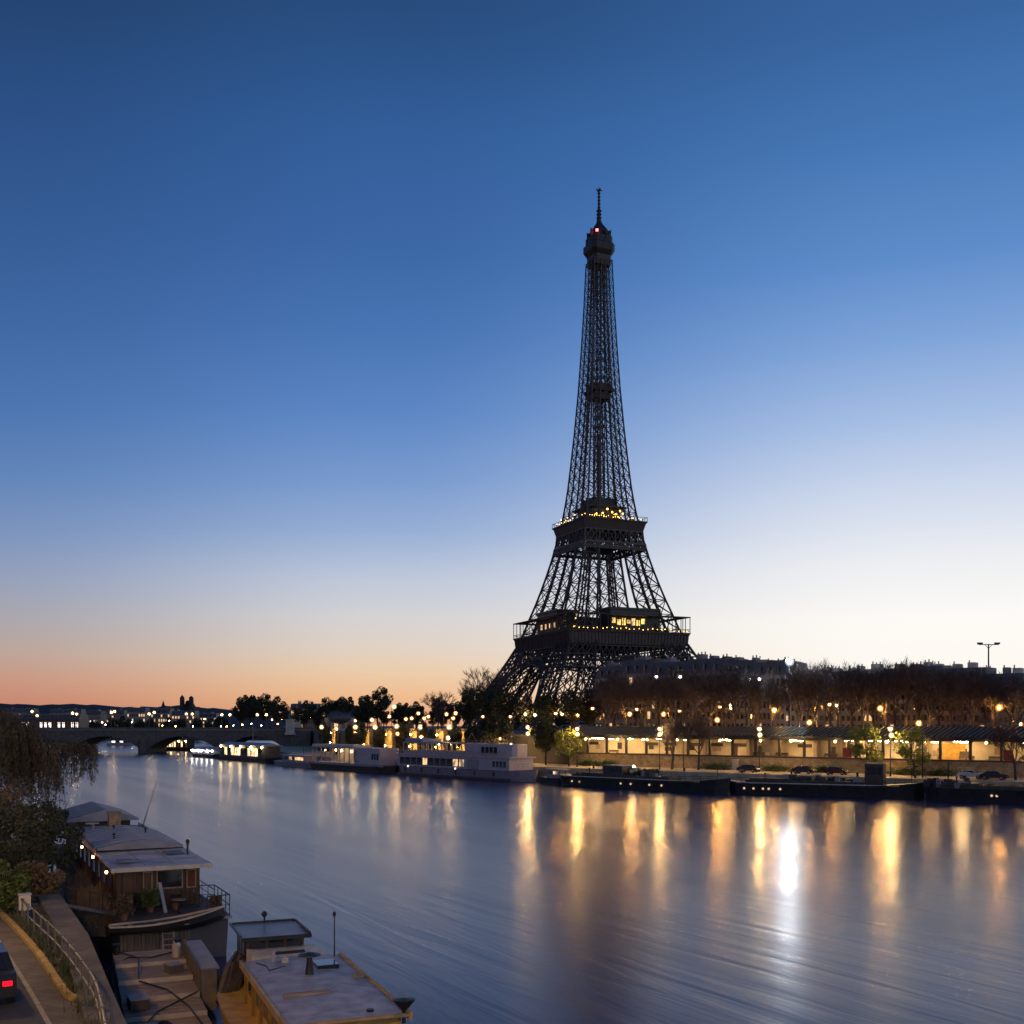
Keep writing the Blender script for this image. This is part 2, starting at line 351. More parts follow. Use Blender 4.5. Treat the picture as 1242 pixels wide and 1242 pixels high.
# ---------------------------------------------------------------- the iron tower
TY = 613.0; TX = at(726.5, TY)
tw = root('iron_tower', 'tall dark brown lattice iron tower with two lit galleries and an antenna', 'tower', (TX, TY, 0), radians(23))
HP = [(8, 62), (20, 56.3), (31.8, 50), (43, 43.6), (54.4, 37.4), (62, 34.0), (73.3, 30.4), (84, 26.8), (96, 23.3), (107.7, 20.3), (120, 17.6), (130.8, 15.6), (144, 13.7), (160, 12.2), (180, 10.5), (204, 8.8), (228, 7.5), (252, 6.4), (277, 5.5)]
def interp(tab, z):
    if z <= tab[0][0]: return tab[0][1]
    for (a, b), (c, d) in zip(tab, tab[1:]):
        if z <= c: return b + (d - b) * (z - a) / (c - a)
    return tab[-1][1]
WP = [(8, 25), (31.8, 21), (54.4, 16), (73.3, 13.2), (107.7, 9.4), (130.8, 7.6), (160, 6.2), (190, 5.4), (277, 4.2)]
hz_ = lambda z: interp(HP, z)
wz_ = lambda z: min(interp(WP, z), interp(HP, z) - .3)
def leg_lattice(sx, sy, zs, cw, bw, sub=2, mb=None):
    mb = mb or MB()
    def cor(z):
        h, w = hz_(z), wz_(z)
        return [Vector((sx * h, sy * h, z)), Vector((sx * (h - w), sy * h, z)), Vector((sx * (h - w), sy * (h - w), z)), Vector((sx * h, sy * (h - w), z))]
    for a, b in zip(zs, zs[1:]):
        A, B = cor(a), cor(b)
        for i in range(4):
            mb.bar(A[i], B[i], cw); j = (i + 1) % 4
            mb.bar(B[i], B[j], bw * 1.1)
            for k in range(sub):
                p = A[i].lerp(A[j], k / sub); q = A[i].lerp(A[j], (k + 1) / sub); u = B[i].lerp(B[j], k / sub); v = B[i].lerp(B[j], (k + 1) / sub)
                mb.bar(p, v, bw); mb.bar(q, u, bw)
                if k: mb.bar(p, u, bw)
    return mb
def rng(a, b, n): return [a + (b - a) * i / n for i in range(n + 1)]
def legpart(name, zs, cw, bw, sub):
    for sx in (-1, 1):
        for sy in (-1, 1): leg_lattice(sx, sy, zs, cw, bw, sub).build(name, IRON, tw)
legpart('leg', rng(8, 57, 7), 1.4, .58, 3)
legpart('middle_leg', rng(57, 124, 8), 1.15, .46, 1)
for sx in (-1, 1):
    for sy in (-1, 1):
        x, y = sx * 50, sy * 50
        MB().box(x - 15, x + 15, y - 15, y + 15, 0, 8).build('masonry_base', PALE, tw)
mb = MB()
zs = [124]
while zs[-1] < 276: zs.append(min(277, zs[-1] + 2.4 + hz_(zs[-1]) * .34))
for sx in (-1, 1):
    for sy in (-1, 1):
        for za, zb in zip(zs, zs[1:]): q_ = 1 - .38 * (za - 124) / 150; leg_lattice(sx, sy, [za, zb], .92 * q_, .36 * q_, 1, mb)
for a, b in zip(zs, zs[1:]):                 # bracing between the four corner pillars
    for k in range(4):
        R = Matrix.Rotation(k * pi / 2, 3, 'Z')
        ha, hb = hz_(a), hz_(b); ia, ib = ha - wz_(a), hb - wz_(b)
        mb.bar(R @ Vector((-ia, -ha, a)), R @ Vector((ib, -hb, b)), .26); mb.bar(R @ Vector((ia, -ha, a)), R @ Vector((-ib, -hb, b)), .26)
        mb.bar(R @ Vector((-ib, -hb, b)), R @ Vector((ib, -hb, b)), .3)
        if ia > 99: mb.bar(R @ Vector((0, -ha, a)), R @ Vector((0, -hb, b)), .3)
mb.build('shaft', IRON, tw)
mb = MB()                                    # lift shaft and stairs in the middle
for a in rng(130, 273, 30)[:-1]:
    b = a + 143 / 30; q = 2.4
    for k in range(4):
        R = Matrix.Rotation(k * pi / 2, 3, 'Z')
        mb.bar(R @ Vector((-q, -q, a)), R @ Vector((-q, -q, b)), .5); mb.bar(R @ Vector((-q, -q, a)), R @ Vector((q, -q, b)), .34); mb.bar(R @ Vector((-q, -q, b)), R @ Vector((q, -q, b)), .34)
mb.build('lift_shaft', IRON, tw)
mb = MB()                                    # inclined lift tracks and stair towers between the floors
for sx, sy in ((-1, -1), (1, -1), (-1, 1), (1, 1)):
  for dd in (.35, .65):
        mb = MB()
        for zz in rng(64, 122, 10)[:-1]:
            f = lambda z: hz_(z) - wz_(z) * dd
            mb.bar((sx * f(zz), sy * f(zz), zz), (sx * f(zz + 5.8), sy * f(zz + 5.8), zz + 5.8), .9)
            mb.bar((sx * (f(zz) + 1), sy * f(zz), zz), (sx * (f(zz + 5.8) - 1), sy * f(zz + 5.8), zz + 5.8), .35)
        mb.build('lift_track', IRON, tw)
for x, y in ((-3, -7), (3, -7), (-3, 7), (3, 7)):
    mb = MB()
    for zz in rng(66, 118, 12)[:-1]:
        mb.bar((x, y, zz), (x, y, zz + 4.4), .5); mb.bar((x - 1.2, y, zz), (x + 1.2, y, zz + 4.4), .35); mb.bar((x + 1.2, y + .6, zz), (x - 1.2, y - .6, zz + 4.4), .35)
    mb.build('stair_tower', IRON, tw)
# arches
for k in range(4):
    R = Matrix.Rotation(k * pi / 2, 3, 'Z'); mb = MB(); prev = None; n = 30
    for i in range(n + 1):
        t = pi * i / n; pts = []
        for rad in (37, 33.2):
            x = -rad * cos(t); z = 12 + rad * sin(t) * 1.02; z = min(z, 50)
            pts.append(R @ Vector((x, -hz_(z) - .2, z))); pts.append(R @ Vector((x, -hz_(z) + 4, z)))
        if prev:
            for q in range(4): mb.bar(prev[q], pts[q], .75)
            mb.bar(prev[0], pts[2], .4); mb.bar(prev[2], pts[0], .4); mb.bar(pts[0], pts[2], .4); mb.bar(pts[0], pts[1], .35); mb.bar(prev[2], pts[3], .35)
            if 3 < i < n - 3 and i % 2 == 0:
                p = pts[0]; top = R @ Vector((-37 * cos(t), -hz_(52), 52)); mb.bar(p, top, .4)
        prev = pts
    mb.build('arch', IRON, tw)
def ring(mb, h0, z0, h1, z1, th=.5):         # four-sided band
    for k in range(4):
        R = Matrix.Rotation(k * pi / 2, 3, 'Z')
        v = [(-h0, -h0, z0), (h0, -h0, z0), (h1, -h1, z1), (-h1, -h1, z1), (-h0 + th, -h0 + th, z0), (h0 - th, -h0 + th, z0), (h1 - th, -h1 + th, z1), (-h1 + th, -h1 + th, z1)]
        mb.add([R @ Vector(p) for p in v], [(0, 1, 2, 3), (7, 6, 5, 4), (3, 2, 6, 7), (1, 0, 4, 5), (0, 3, 7, 4), (2, 1, 5, 6)])
def truss(mb, h, z0, z1, n, w, h1=None):
    h1 = h1 or h
    for k in range(4):
        R = Matrix.Rotation(k * pi / 2, 3, 'Z')
        for i in range(n):
            a, b = -1 + 2 * i / n, -1 + 2 * (i + 1) / n
            mb.bar(R @ Vector((a * h, -h, z0)), R @ Vector((b * h1, -h1, z1)), w); mb.bar(R @ Vector((b * h, -h, z0)), R @ Vector((a * h1, -h1, z1)), w); mb.bar(R @ Vector((a * h, -h, z0)), R @ Vector((a * h1, -h1, z1)), w)
        mb.bar(R @ Vector((-h, -h, z0)), R @ Vector((h, -h, z0)), w * 2); mb.bar(R @ Vector((-h1, -h1, z1)), R @ Vector((h1, -h1, z1)), w * 2)
# first floor
mb = MB(); ring(mb, 36.3, 55.8, 36.9, 62.3, 1.0); ring(mb, 37.3, 62.3, 37.6, 63.2, 12); mb.build('first_floor_frieze', IRON2, tw)
mb = MB(); ring(mb, 36.95, 61.7, 37.15, 62.2, .5)
for k in range(4):
    R = Matrix.Rotation(k * pi / 2, 3, 'Z')
    for i in range(36):
        x = -35.8 + i * 2.045
        mb.bar(R @ Vector((x * .985, -36.5, 55.9)), R @ Vector((x, -37.15, 62.2)), .42)
mb.build('frieze_rib', IRON, tw)
mb = MB(); truss(mb, 36.0, 47.5, 55.0, 20, .42, 36.3); ring(mb, 36.85, 54.6, 36.9, 55.3, .8); ring(mb, 36.1, 46.4, 36.1, 47.2, .8); mb.build('first_floor_girder', IRON, tw)
mb = MB(); ring(mb, 37.5, 71.6, 37.5, 72.1, 5.0)
for k in range(4):
    R = Matrix.Rotation(k * pi / 2, 3, 'Z')
    for i in range(17): mb.bar(R @ Vector((-37.2 + i * 4.65, -37.2, 63)), R @ Vector((-37.2 + i * 4.65, -37.2, 71.7)), .36)
    mb.bar(R @ Vector((-37.3, -37.3, 65.0)), R @ Vector((37.3, -37.3, 65.0)), .25); mb.bar(R @ Vector((-37.3, -37.3, 64.2)), R @ Vector((37.3, -37.3, 64.2)), .2)
mb.build('first_floor_gallery', IRON, tw)
for cx, cy, lx, ly in ((5, -26.5, 15, 6), (-26, 2, 6, 13), (0, 27, 15, 5), (27, 0, 5, 14)):
    p = MB().box(cx - lx, cx + lx, cy - ly, cy + ly, 63.3, 75.0); p.box(cx - lx - .8, cx + lx + .8, cy - ly - .8, cy + ly + .8, 75.0, 76.2); p = p.build('pavilion', METAL, tw)
    if cy == -26.5:
        for k in range(7): MB().box(cx - lx + 1 + k * 3.0, cx - lx + 3.2 + k * 3.0, cy - ly - .12, cy - ly - .02, 66.6 if k % 3 else 67.6, 70.4 - (k % 2) * .8).build('window', GOLDW if k not in (4,) else WINL, p)
    elif cx == -26:
        for k in range(4): MB().box(cx - lx - .12, cx - lx - .02, cy - ly + 2 + k * 5.6, cy - ly + 4 + k * 5.6, 66, 69).build('window', WINL, p)
bulb = MB().ball((0, 0, 0), .55, 6, 4).mesh('floor_light', GOLD)
bulb_small = MB().ball((0, 0, 0), .2, 6, 4).mesh('floor_light', GOLD); bulbs = MB().ball((0, 0, 0), .27, 6, 4).mesh('floor_light', GOLD)
for i in range(26):
    x = -34 + i * 2.8 + random.uniform(-.6, .6); put('floor_light', bulbs, tw, (x, -36.8, 64.3 + random.uniform(-.3, .5)))
for i in range(8): put('floor_light', bulbs, tw, (-33 + random.uniform(0, 8), random.uniform(-32, 20), 65 + random.uniform(0, 5)))
# second floor
mb = MB(); ring(mb, 18.3, 120.8, 19.6, 125.6, 1); ring(mb, 19.9, 125.6, 20.3, 126.6, 9)
mb.box(-12, 12, -12, 12, 125.5, 126.6); mb.build('second_floor_deck', IRON, tw)
mb = MB(); truss(mb, 18.9, 114.2, 120.8, 10, .42, 18.3); ring(mb, 20.0, 110.0, 19.75, 111.2, .7); truss(mb, 19.75, 111.4, 113.6, 16, .35, 19.5); ring(mb, 19.55, 113.4, 19.45, 114.4, .6); mb.box(-8, 8, -8, 8, 112, 112.6); mb.build('second_floor_girder', IRON2, tw)
mb = MB()
for k in range(4):
    R = Matrix.Rotation(k * pi / 2, 3, 'Z')
    for i in range(15): mb.bar(R @ Vector((-20.1 + i * 2.87, -20.1, 126.6)), R @ Vector((-20.1 + i * 2.87, -20.1, 128.8)), .22)
    mb.bar(R @ Vector((-20.1, -20.1, 128.8)), R @ Vector((20.1, -20.1, 128.8)), .25)
    for x in (-9.5, 0, 9.5): mb.bar(R @ Vector((x * 1.05, -19.6, 110)), R @ Vector((x, -18.9, 120)), .7)
mb.build('second_floor_railing', IRON2, tw)
mb = MB().box(-9, 9, -9, 9, 126.7, 135).box(-11.5, 11.5, -11.5, 11.5, 134.8, 135.8).box(-7, 7, -7, 7, 135.8, 141); mb.build('upper_pavilion', METAL, tw)
for k in [q for q in range(44) if q % 5 and q % 7]: put('floor_light', bulb_small, tw, ((Matrix.Rotation(-pi / 2 if k % 4 == 3 else 0, 3, 'Z')) @ Vector((-19 + (k * 7.31) % 38, -19.7, 127.5 + (k % 3) * .35))))
for k in range(24):
    R = Matrix.Rotation((k % 4) * pi / 2, 3, 'Z'); p = R @ Vector((random.uniform(-17, 17), random.choice((-19.5, -11.8, -11.8)), random.uniform(128.4, 130)))
    put('floor_light', bulbs, tw, p)
for x, z in ((2, 132), (-1, 133.5), (4.5, 131), (7, 133), (-4, 131), (9, 131.5), (-8, 130.5)): put('floor_light', bulb, tw, (x, -12.1, z))
mb = MB().box(-6.6, 6.6, -6.6, 6.6, 202.0, 203.4); mb.box(-4.6, 4.6, -4.6, 4.6, 197.8, 202); mb.box(-5.2, 5.2, -5.2, 5.2, 203.4, 206.5); mb.build('intermediate_platform', IRON, tw)
# summit
def octo(h, c): return [(-h + c, -h), (h - c, -h), (h, -h + c), (h, h - c), (h - c, h), (-h + c, h), (-h, h - c), (-h, -h + c)]
def loft(mb, rings):
    n = len(rings[0][0]); o = len(mb.v)
    for poly, z in rings: mb.v += [(x, y, z) for x, y in poly]
    for i in range(len(rings) - 1):
        for j in range(n): mb.f.append((o + i * n + j, o + i * n + (j + 1) % n, o + (i + 1) * n + (j + 1) % n, o + (i + 1) * n + j))
    mb.f.append(tuple(o + j for j in range(n))[::-1]); mb.f.append(tuple(o + (len(rings) - 1) * n + j for j in range(n))); return mb
mb = MB(); loft(mb, [(octo(5.2, 1.0), 274), (octo(5.6, 1.4), 279.5), (octo(7.2, 2.2), 282), (octo(7.4, 2.2), 282.5), (octo(7.4, 2.2), 285.9), (octo(6.4, 2), 286.3)])
for a in range(16):
    x, y = 7.5 * cos(a * pi / 8), 7.5 * sin(a * pi / 8); mb.bar((x, y, 285.9), (x, y, 288.6), .22)
mb.build('top_gallery', METAL, tw)
g2 = MB(); loft(g2, [(octo(6.3, 1.8), 286.7), (octo(6.3, 1.8), 290.4), (octo(5.0, 1.5), 291.0), (octo(4.4, 1.3), 294.4), (octo(2.6, .8), 297.2), (octo(1.3, .4), 299.5)])
for a in range(9): g2.bar((6.6 * cos(a * .7), 6.6 * sin(a * .7), 288), (6.9 * cos(a * .7), 6.9 * sin(a * .7), 292.6 + (a % 3)), .45); g2.box(6 * cos(a * .7) - .7, 6 * cos(a * .7) + .7, 6 * sin(a * .7) - .7, 6 * sin(a * .7) + .7, 290 + a % 2, 292 + a % 3)
g2.build('summit_room', METAL, tw)
mb = MB().tube([(0, 0, 298), (0, 0, 302), (0, 0, 307.2)], [1.5, 1.15, .95], 8).tube([(0, 0, 307), (0, 0, 318.6)], [.62, .5], 8)
for z in range(300, 318, 2): mb.tube([(0, 0, z), (0, 0, z + .5)], [1.5 if z < 307 else .9] * 2, 8)
mb.bar((-1.9, 0, 318.2), (1.9, 0, 318.2), .6).bar((0, -1.9, 318.2), (0, 1.9, 318.2), .6).bar((0, 0, 318), (0, 0, 320), .35); mb.build('antenna_mast', METAL, tw)
put('warning_light', MB().ball((0, 0, 0), .8, 8, 5).mesh('warning_light', REDL), tw, (-4.5, -6.2, 292))

# ---------------------------------------------------------------- trees
def rv(a): return Vector((random.uniform(-a, a), random.uniform(-a, a), random.uniform(-a, a)))
def bare_meshes(seed, h=16, spread=.45, r0=.32, trunkf=.28, tw_r=.045, levels=4, kids=4):
    random.seed(seed); T, C = MB(), MB()
    def br(p, d, ln, r, lv):
        pts = [p]; q = p.copy(); dd = d.copy(); k = 3
        for i in range(k):
            dd = (dd + rv(.16) + Vector((0, 0, .05))).normalized(); q = q + dd * ln / k; pts.append(q.copy())
        tgt = T if lv <= 1 else C
        tgt.tube(pts, [r, r * .86, r * .74, r * .6], 6 if lv == 0 else (4 if lv == 1 else 3), cap=False)
        if lv >= levels: return
        n = kids + (1 if lv == 0 else 0) + (1 if lv == levels - 1 else 0)
        for i in range(n):
            t = random.uniform(.35, 1) if lv else random.uniform(.62, 1); base = pts[min(k - 1, int(t * k))].lerp(pts[min(k, int(t * k) + 1)], (t * k) % 1)
            ang = random.uniform(.45, .95) * (spread / .45); az_ = 2 * pi * (i + random.random() * .7) / n
            a = dd.orthogonal().normalized(); b = dd.cross(a)
            nd = (dd * cos(ang) + (a * cos(az_) + b * sin(az_)) * sin(ang) + Vector((0, 0, .22))).normalized()
            br(base, nd, ln * random.uniform(.55, .78) * (1.1 if lv == 0 else 1), max(tw_r * .55, r * .52), lv + 1)
        br(q, dd, ln * .7, r * .6, lv + 1)
    br(Vector((0, 0, -.3)), Vector((0, 0, 1)), h * trunkf + .3, r0, 0)
    mz = max(v[2] for v in C.v); s = h / mz
    for M in (T, C): M.v = [(x * s, y * s, z * s) for x, y, z in M.v]
    return T.mesh('trunk', BARK, True), C.mesh('crown', TWIG)
def leafy_meshes(seed, h=13, rad=4.5, n=5200, leaf=.30, m=None, low=.28, clumps=34, trunkr=.28):
    random.seed(seed); T, C = MB(), MB(); c0 = Vector((0, 0, h * (1 + low) / 2)); hh = h * (1 - low) / 2
    T.tube([(0, 0, -.3), (.1, .05, h * .25), (.05, .1, h * .5), (0, 0, h * .8)], [trunkr, trunkr * .8, trunkr * .5, .05], 7)
    cl = []
    for i in range(clumps):
        while True:
            q = rv(1)
            if .25 < q.length < 1: break
        q = Vector((q.x * rad * .86, q.y * rad * .86, q.z * hh * .86)); cl.append((c0 + q, random.uniform(.18, .34) * rad))
        T.tube([(0, 0, max(h * .2, (c0 + q).z * .55)), ((c0 + q) * .55).to_tuple(), (c0 + q).to_tuple()], [trunkr * .4, trunkr * .22, .03], 4)
    for i in range(n):
        c, r = random.choice(cl); d = rv(1)
        while d.length > 1: d = rv(1)
        p = c + d.normalized() * r * (d.length ** .5); a = rv(1).normalized(); b = a.cross(rv(1)).normalized(); s = leaf * random.uniform(.6, 1.3)
        C.add([p - a * s, p + b * s * .55, p + a * s, p - b * s * .55], [(0, 1, 2, 3)])
    return T.mesh('trunk', BARK, True), C.mesh('crown', m or LEAFD)
def tree(meshes, name, label, x, y, z, s=1.0, sz=None, rz=None, group=None, cat='tree'):
    r = root(name, label, cat, (x, y, z), random.uniform(0, 6.28) if rz is None else rz, group)
    sc = (s, s, s * (sz or 1))
    put('trunk', meshes[0], r, sc=sc); put('crown', meshes[1], r, sc=sc); return r
BARE = [bare_meshes(i, spread=.42 + .05 * (i % 3), tw_r=.066, levels=5, kids=3) for i in (3, 8, 15, 21, 33)]
LEAF = [leafy_meshes(i) for i in (2, 9, 14)]
LEAFL = leafy_meshes(31, h=8, rad=3.8, n=2300, leaf=.22, m=mat('leaf_lamplit', (.17, .19, .03), .7, .4, .8), low=.25, clumps=22, trunkr=.16)  # brighter leaf colour with the quay lamps' light put into it
random.seed(11)
# row of bare plane trees on the upper street
row1 = [(732, 812), (758, 806), (784, 812), (812, 806), (838, 803), (862, 806), (890, 802), (915, 808), (940, 812), (968, 808), (992, 802), (1018, 804), (1046, 806), (1072, 801), (1098, 800), (1126, 804), (1152, 803), (1178, 806), (1206, 812), (1234, 816)]
for i, (px, py) in enumerate(row1):
    py += random.uniform(-5, 6)
    X, Y = on_bank(px, 28); zt = zat(py, Y)
    tree(BARE[i % 5], 'bare_tree', 'bare brown tree above the station, %s from the left in the front row' % ORD[i], X, Y, UZ, (zt - UZ) / 16, 1, None, 'bare trees along the upper street')
row2 = [(722, 816), (746, 803), (771, 805), (800, 802), (826, 800), (852, 801), (878, 800), (905, 799), (982, 799), (1008, 798), (1034, 800), (1060, 798), (1086, 797), (1112, 799), (1140, 800), (1168, 802), (1196, 806), (1224, 812)]
for i, (px, py) in enumerate(row2):
    py += random.uniform(-6, 7) if px > 950 else random.uniform(0, 6)
    X, Y = on_bank(px, 42); zt = zat(py + 3, Y)
    tree(BARE[(i * 2 + 1) % 5], 'bare_tree', 'bare brown tree before the facades, %s from the left in the back row' % ORD[i], X, Y, UZ, (zt - UZ) / 16, 1, None, 'bare trees along the upper street')
# dark leafy trees at the foot of the tower and along the quay
lt = [(566, 838, 60, 'left of the tower foot, tallest near the bend'), (590, 832, 48, 'in front of the left tower leg'), (612, 836, 40, 'before the tower arch at its left'), (640, 843, 36, 'under the tower arch at its left side'),
      (665, 838, 34, 'under the middle of the tower arch'), (694, 836, 34, 'under the right side of the tower arch'), (715, 838, 40, 'between the tower and the bare trees'),
      (552, 850, 70, 'above the white cruise boat'), (535, 846, 70, 'left of the bare tree by the cruise boat'), (505, 851, 60, 'above the stern of the white cruise boat'), (488, 850, 90, 'right of the tallest round tree'),
      (458, 833, 70, 'tallest round crown above the smaller cruise boat'), (440, 845, 60, 'left of the tallest round crown'), (418, 842, 90, 'beside the domed roof'), (398, 846, 100, 'left of the domed roof'), (372, 850, 90, 'nearest the bridge end on the right')]
for i, (px, py, off, w) in enumerate(lt):
    X, Y = on_bank(px, off); zt = zat(py, Y)
    tree(LEAF[i % 3], 'leafy_tree', 'dark leafy tree ' + w, X, Y, UZ, (zt - UZ) / 13, 1, None, 'dark trees beyond the moored boats')
for i in range(24):
    px = 356 + i * 15.2 + random.uniform(-3, 3); X, Y = on_bank(px, 118 + (i % 3) * 14); py = random.uniform(853, 861) + (4 if 560 < px else 0)
    tree(LEAF[(i * 2) % 3], 'leafy_tree', 'dark background tree beyond the lamp-lit street, %s from the left' % ORD[i], X, Y, UZ, (zat(py, Y) - UZ) / 13, .9, None, 'background trees beyond the lamps')
for i, (px, py, Y, w) in enumerate([(292, 846, 640, 'left edge of the clump beyond the bridge'), (304, 840, 650, 'highest in the clump beyond the bridge'), (320, 841, 620, 'middle of the clump beyond the bridge'), (336, 845, 600, 'right edge of the clump beyond the bridge'), (268, 861, 800, 'low one left of the clump beyond the bridge'), (350, 858, 560, 'low one beside the bridge pylon')]):
    zt = zat(py, Y); tree(LEAF[i % 3], 'leafy_tree', 'dark round tree, ' + w, at(px, Y), Y, 6 if Y > 700 else UZ, (zt - UZ) / 13, 1, None, 'trees beyond the bridge')
for px, py, off, w in ((577, 820, 75, 'beside the left edge of the tower'), (531, 836, 50, 'in front of the orange sky, above the white cruise boat'), (596, 806, 80, 'tallest, touching the left tower leg')):
    X, Y = on_bank(px, off); tree(BARE[2], 'bare_tree', 'spreading bare tree ' + w, X, Y, UZ, (zat(py, Y) - UZ) / 16)
# trees on the lower quay
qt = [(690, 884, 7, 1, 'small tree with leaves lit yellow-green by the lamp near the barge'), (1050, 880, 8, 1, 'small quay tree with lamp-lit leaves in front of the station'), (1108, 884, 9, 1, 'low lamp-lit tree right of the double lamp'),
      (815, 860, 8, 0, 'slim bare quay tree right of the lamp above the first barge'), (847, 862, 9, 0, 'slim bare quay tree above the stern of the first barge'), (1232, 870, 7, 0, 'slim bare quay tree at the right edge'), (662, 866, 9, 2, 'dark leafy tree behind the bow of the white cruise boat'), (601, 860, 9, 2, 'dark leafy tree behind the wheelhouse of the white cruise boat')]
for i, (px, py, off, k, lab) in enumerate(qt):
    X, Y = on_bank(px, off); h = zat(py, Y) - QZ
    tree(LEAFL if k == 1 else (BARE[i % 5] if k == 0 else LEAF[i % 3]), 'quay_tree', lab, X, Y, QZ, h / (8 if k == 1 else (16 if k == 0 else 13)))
for i, px in enumerate((394, 425, 437, 460, 488, 519, 551, 573)):
    X, Y = on_bank(px, 10); tree(LEAF[i % 3], 'quay_tree', 'dark clipped tree between lit ochre niches, %s from the left' % ORD[i], X, Y, QZ, (zat(876, Y) - QZ) / 13 * .62, 1.6, None, 'trees between the ochre lit walls')

# ---------------------------------------------------------------- right hand facades
bl = [(722, 752, 806, 0), (752, 790, 799, 1), (790, 832, 801, 0), (832, 876, 797, 1), (876, 914, 799, 0), (914, 952, 801, 2), (952, 1000, 811, 1), (1000, 1046, 812, 0), (1046, 1092, 809, 2), (1092, 1140, 806, 0), (1140, 1188, 808, 2), (1188, 1240, 815, 1), (1240, 1300, 826, 0)]
for i, (a, b, py, k) in enumerate(bl):
    pa, pb = Vector(on_bank(a, 58)), Vector(on_bank(b, 58)); mid = (pa + pb) / 2; d = pb - pa; w = d.length
    zt = zat(py, mid.y); rz = atan2(d.y, d.x)
    r = house('apartment_building', '%s slate-roofed apartment block behind the bare trees, %s from the left' % (('cream', 'grey', 'rose')[k], ORD[i]), -w / 2, w / 2, 0, zt, 14, FACADE[k], rows=5, cols=7, lit=.06, chim=3 if i % 2 else 2, group='apartment blocks behind the station')
    r.location = (mid.x, mid.y, UZ); r.rotation_euler = (0, 0, rz)

# crossbar floodlight mast beyond the roofs
r = root('light_mast', 'tall thin mast with a crossbar of lamps above the roofs at the right', 'light mast', (at(1199, 330), 330, UZ))
h = zat(781, 330) - UZ
MB().tube([(0, 0, 0), (0, 0, h)], [.32, .2], 8).build('pole', METAL, r)
m_ = MB().bar((-3.1, 0, h - .2), (3.1, 0, h - .2), .28)
for k in (-3.1, -2.2, 2.2, 3.1): m_.box(k - .35, k + .35, -.3, .3, h - .1, h + .45)
m_.bar((-1.2, 0, h - .2), (0, 0, h - 1.4), .15).bar((1.2, 0, h - .2), (0, 0, h - 1.4), .15); m_.build('crossbar', METAL, r)

# ---------------------------------------------------------------- riverside station
A_, B_ = Vector((13, 246)), Vector((121, 156)); d_ = (B_ - A_); SL = d_.length; srz = atan2(d_.y, d_.x)
st = root('railway_station', 'long open riverside station with glazed canopy above a stone quay wall', 'station', (A_.x, A_.y, QZ), srz)
# local: x along (towards the right), -y towards the river, z from the quay
MB().box(0, SL, 0, 1.2, 0, WZ - QZ - .3).build('quay_wall', STONE, st)
MB().box(-.2, SL + .2, -.25, 1.35, WZ - QZ - .3, WZ - QZ).build('ledge', HULL2, st)
MB().box(0, SL, 1.35, 7.5, WZ - QZ - .9, WZ - QZ - .35).build('platform', QUAYM, st)
MB().box(0, SL, 7.5, 8.2, WZ - QZ - .9, 8.6).build('back_wall', PALE, st)
MB().box(0, SL, .1, 8.2, 6.3, 6.55).build('canopy_soffit', RUST, st)
MB().box(-.1, SL + .1, -.35, -.1, 6.15, 6.85).build('canopy_fascia', METAL, st)
cb = MB()
cb.yzprism([(-.3, 6.86), (-.3, 6.95), (4.4, 8.75), (4.4, 8.6)], 0, SL); cb.build('canopy_roof', METAL, st)
lv = MB()
for k in range(int(SL / .95)):
    x = k * .95; lv.bar((x, -.25, 7.0), (x + 1.3, 4.3, 8.78), .22)
lv.build('canopy_rib', GALV, st)
MB().box(0, SL, 4.5, 6.5, 6.56, 8.9).build('parapet', ZINC, st)
pmesh = MB().box(-.22, .22, -.02, .4, 0, WZ - QZ + .28).box(-.32, .32, -.06, .46, 3.05, 3.25).mesh('pillar', METAL)
tub = MB().box(-.6, .6, -.14, .14, -.08, 0).mesh('light_tube', TUBE); tubb = MB().box(-1.0, 1.0, -.12, .12, -.12, 0).mesh('light_tube', TUBE_B)
sg = MB().box(-1.5, 1.5, -.06, .06, -.35, .35).mesh('sign_board', METAL); bench = MB().box(-1.4, 1.4, -.3, .3, .35, .45).box(-1.2, -1.05, -.25, .25, 0, .35).box(1.05, 1.2, -.25, .25, 0, .35).box(-1.4, 1.4, .25, .3, .5, .9).mesh('bench', RUST)
och = MB().box(-2.4, 2.4, -.05, .05, 0, 3.1).mesh('wall_panel', OCHRE); red = MB().box(-.9, .9, -.05, .05, 0, 2.1).mesh('kiosk', CARR)
n = int(SL / 5.2)
POST = [MB().box(-w_, w_, -.04, .04, 0, h_).mesh('poster', m_) for w_, h_, m_ in ((.6, 1.5, METAL), (1.1, .8, HULL2), (.5, 1.3, FACADE[2]), (.9, 1.1, WOODP), (.7, 1.6, FELT2))]
DOORM = MB().box(-.5, .5, -.04, .04, 0, 2.2).mesh('service_door', HULL2); PIERM = MB().box(-.35, .35, -.35, .35, 0, 3.7).mesh('stone_pier', FACADE[0])
def px_s(px):
    k = (px - CX) / F; u = d_.normalized(); return (k * A_.y - A_.x) / (u.x - k * u.y)
for k in range(n + 1): put('pillar', pmesh, st, (k * 5.2, .15, WZ - QZ))
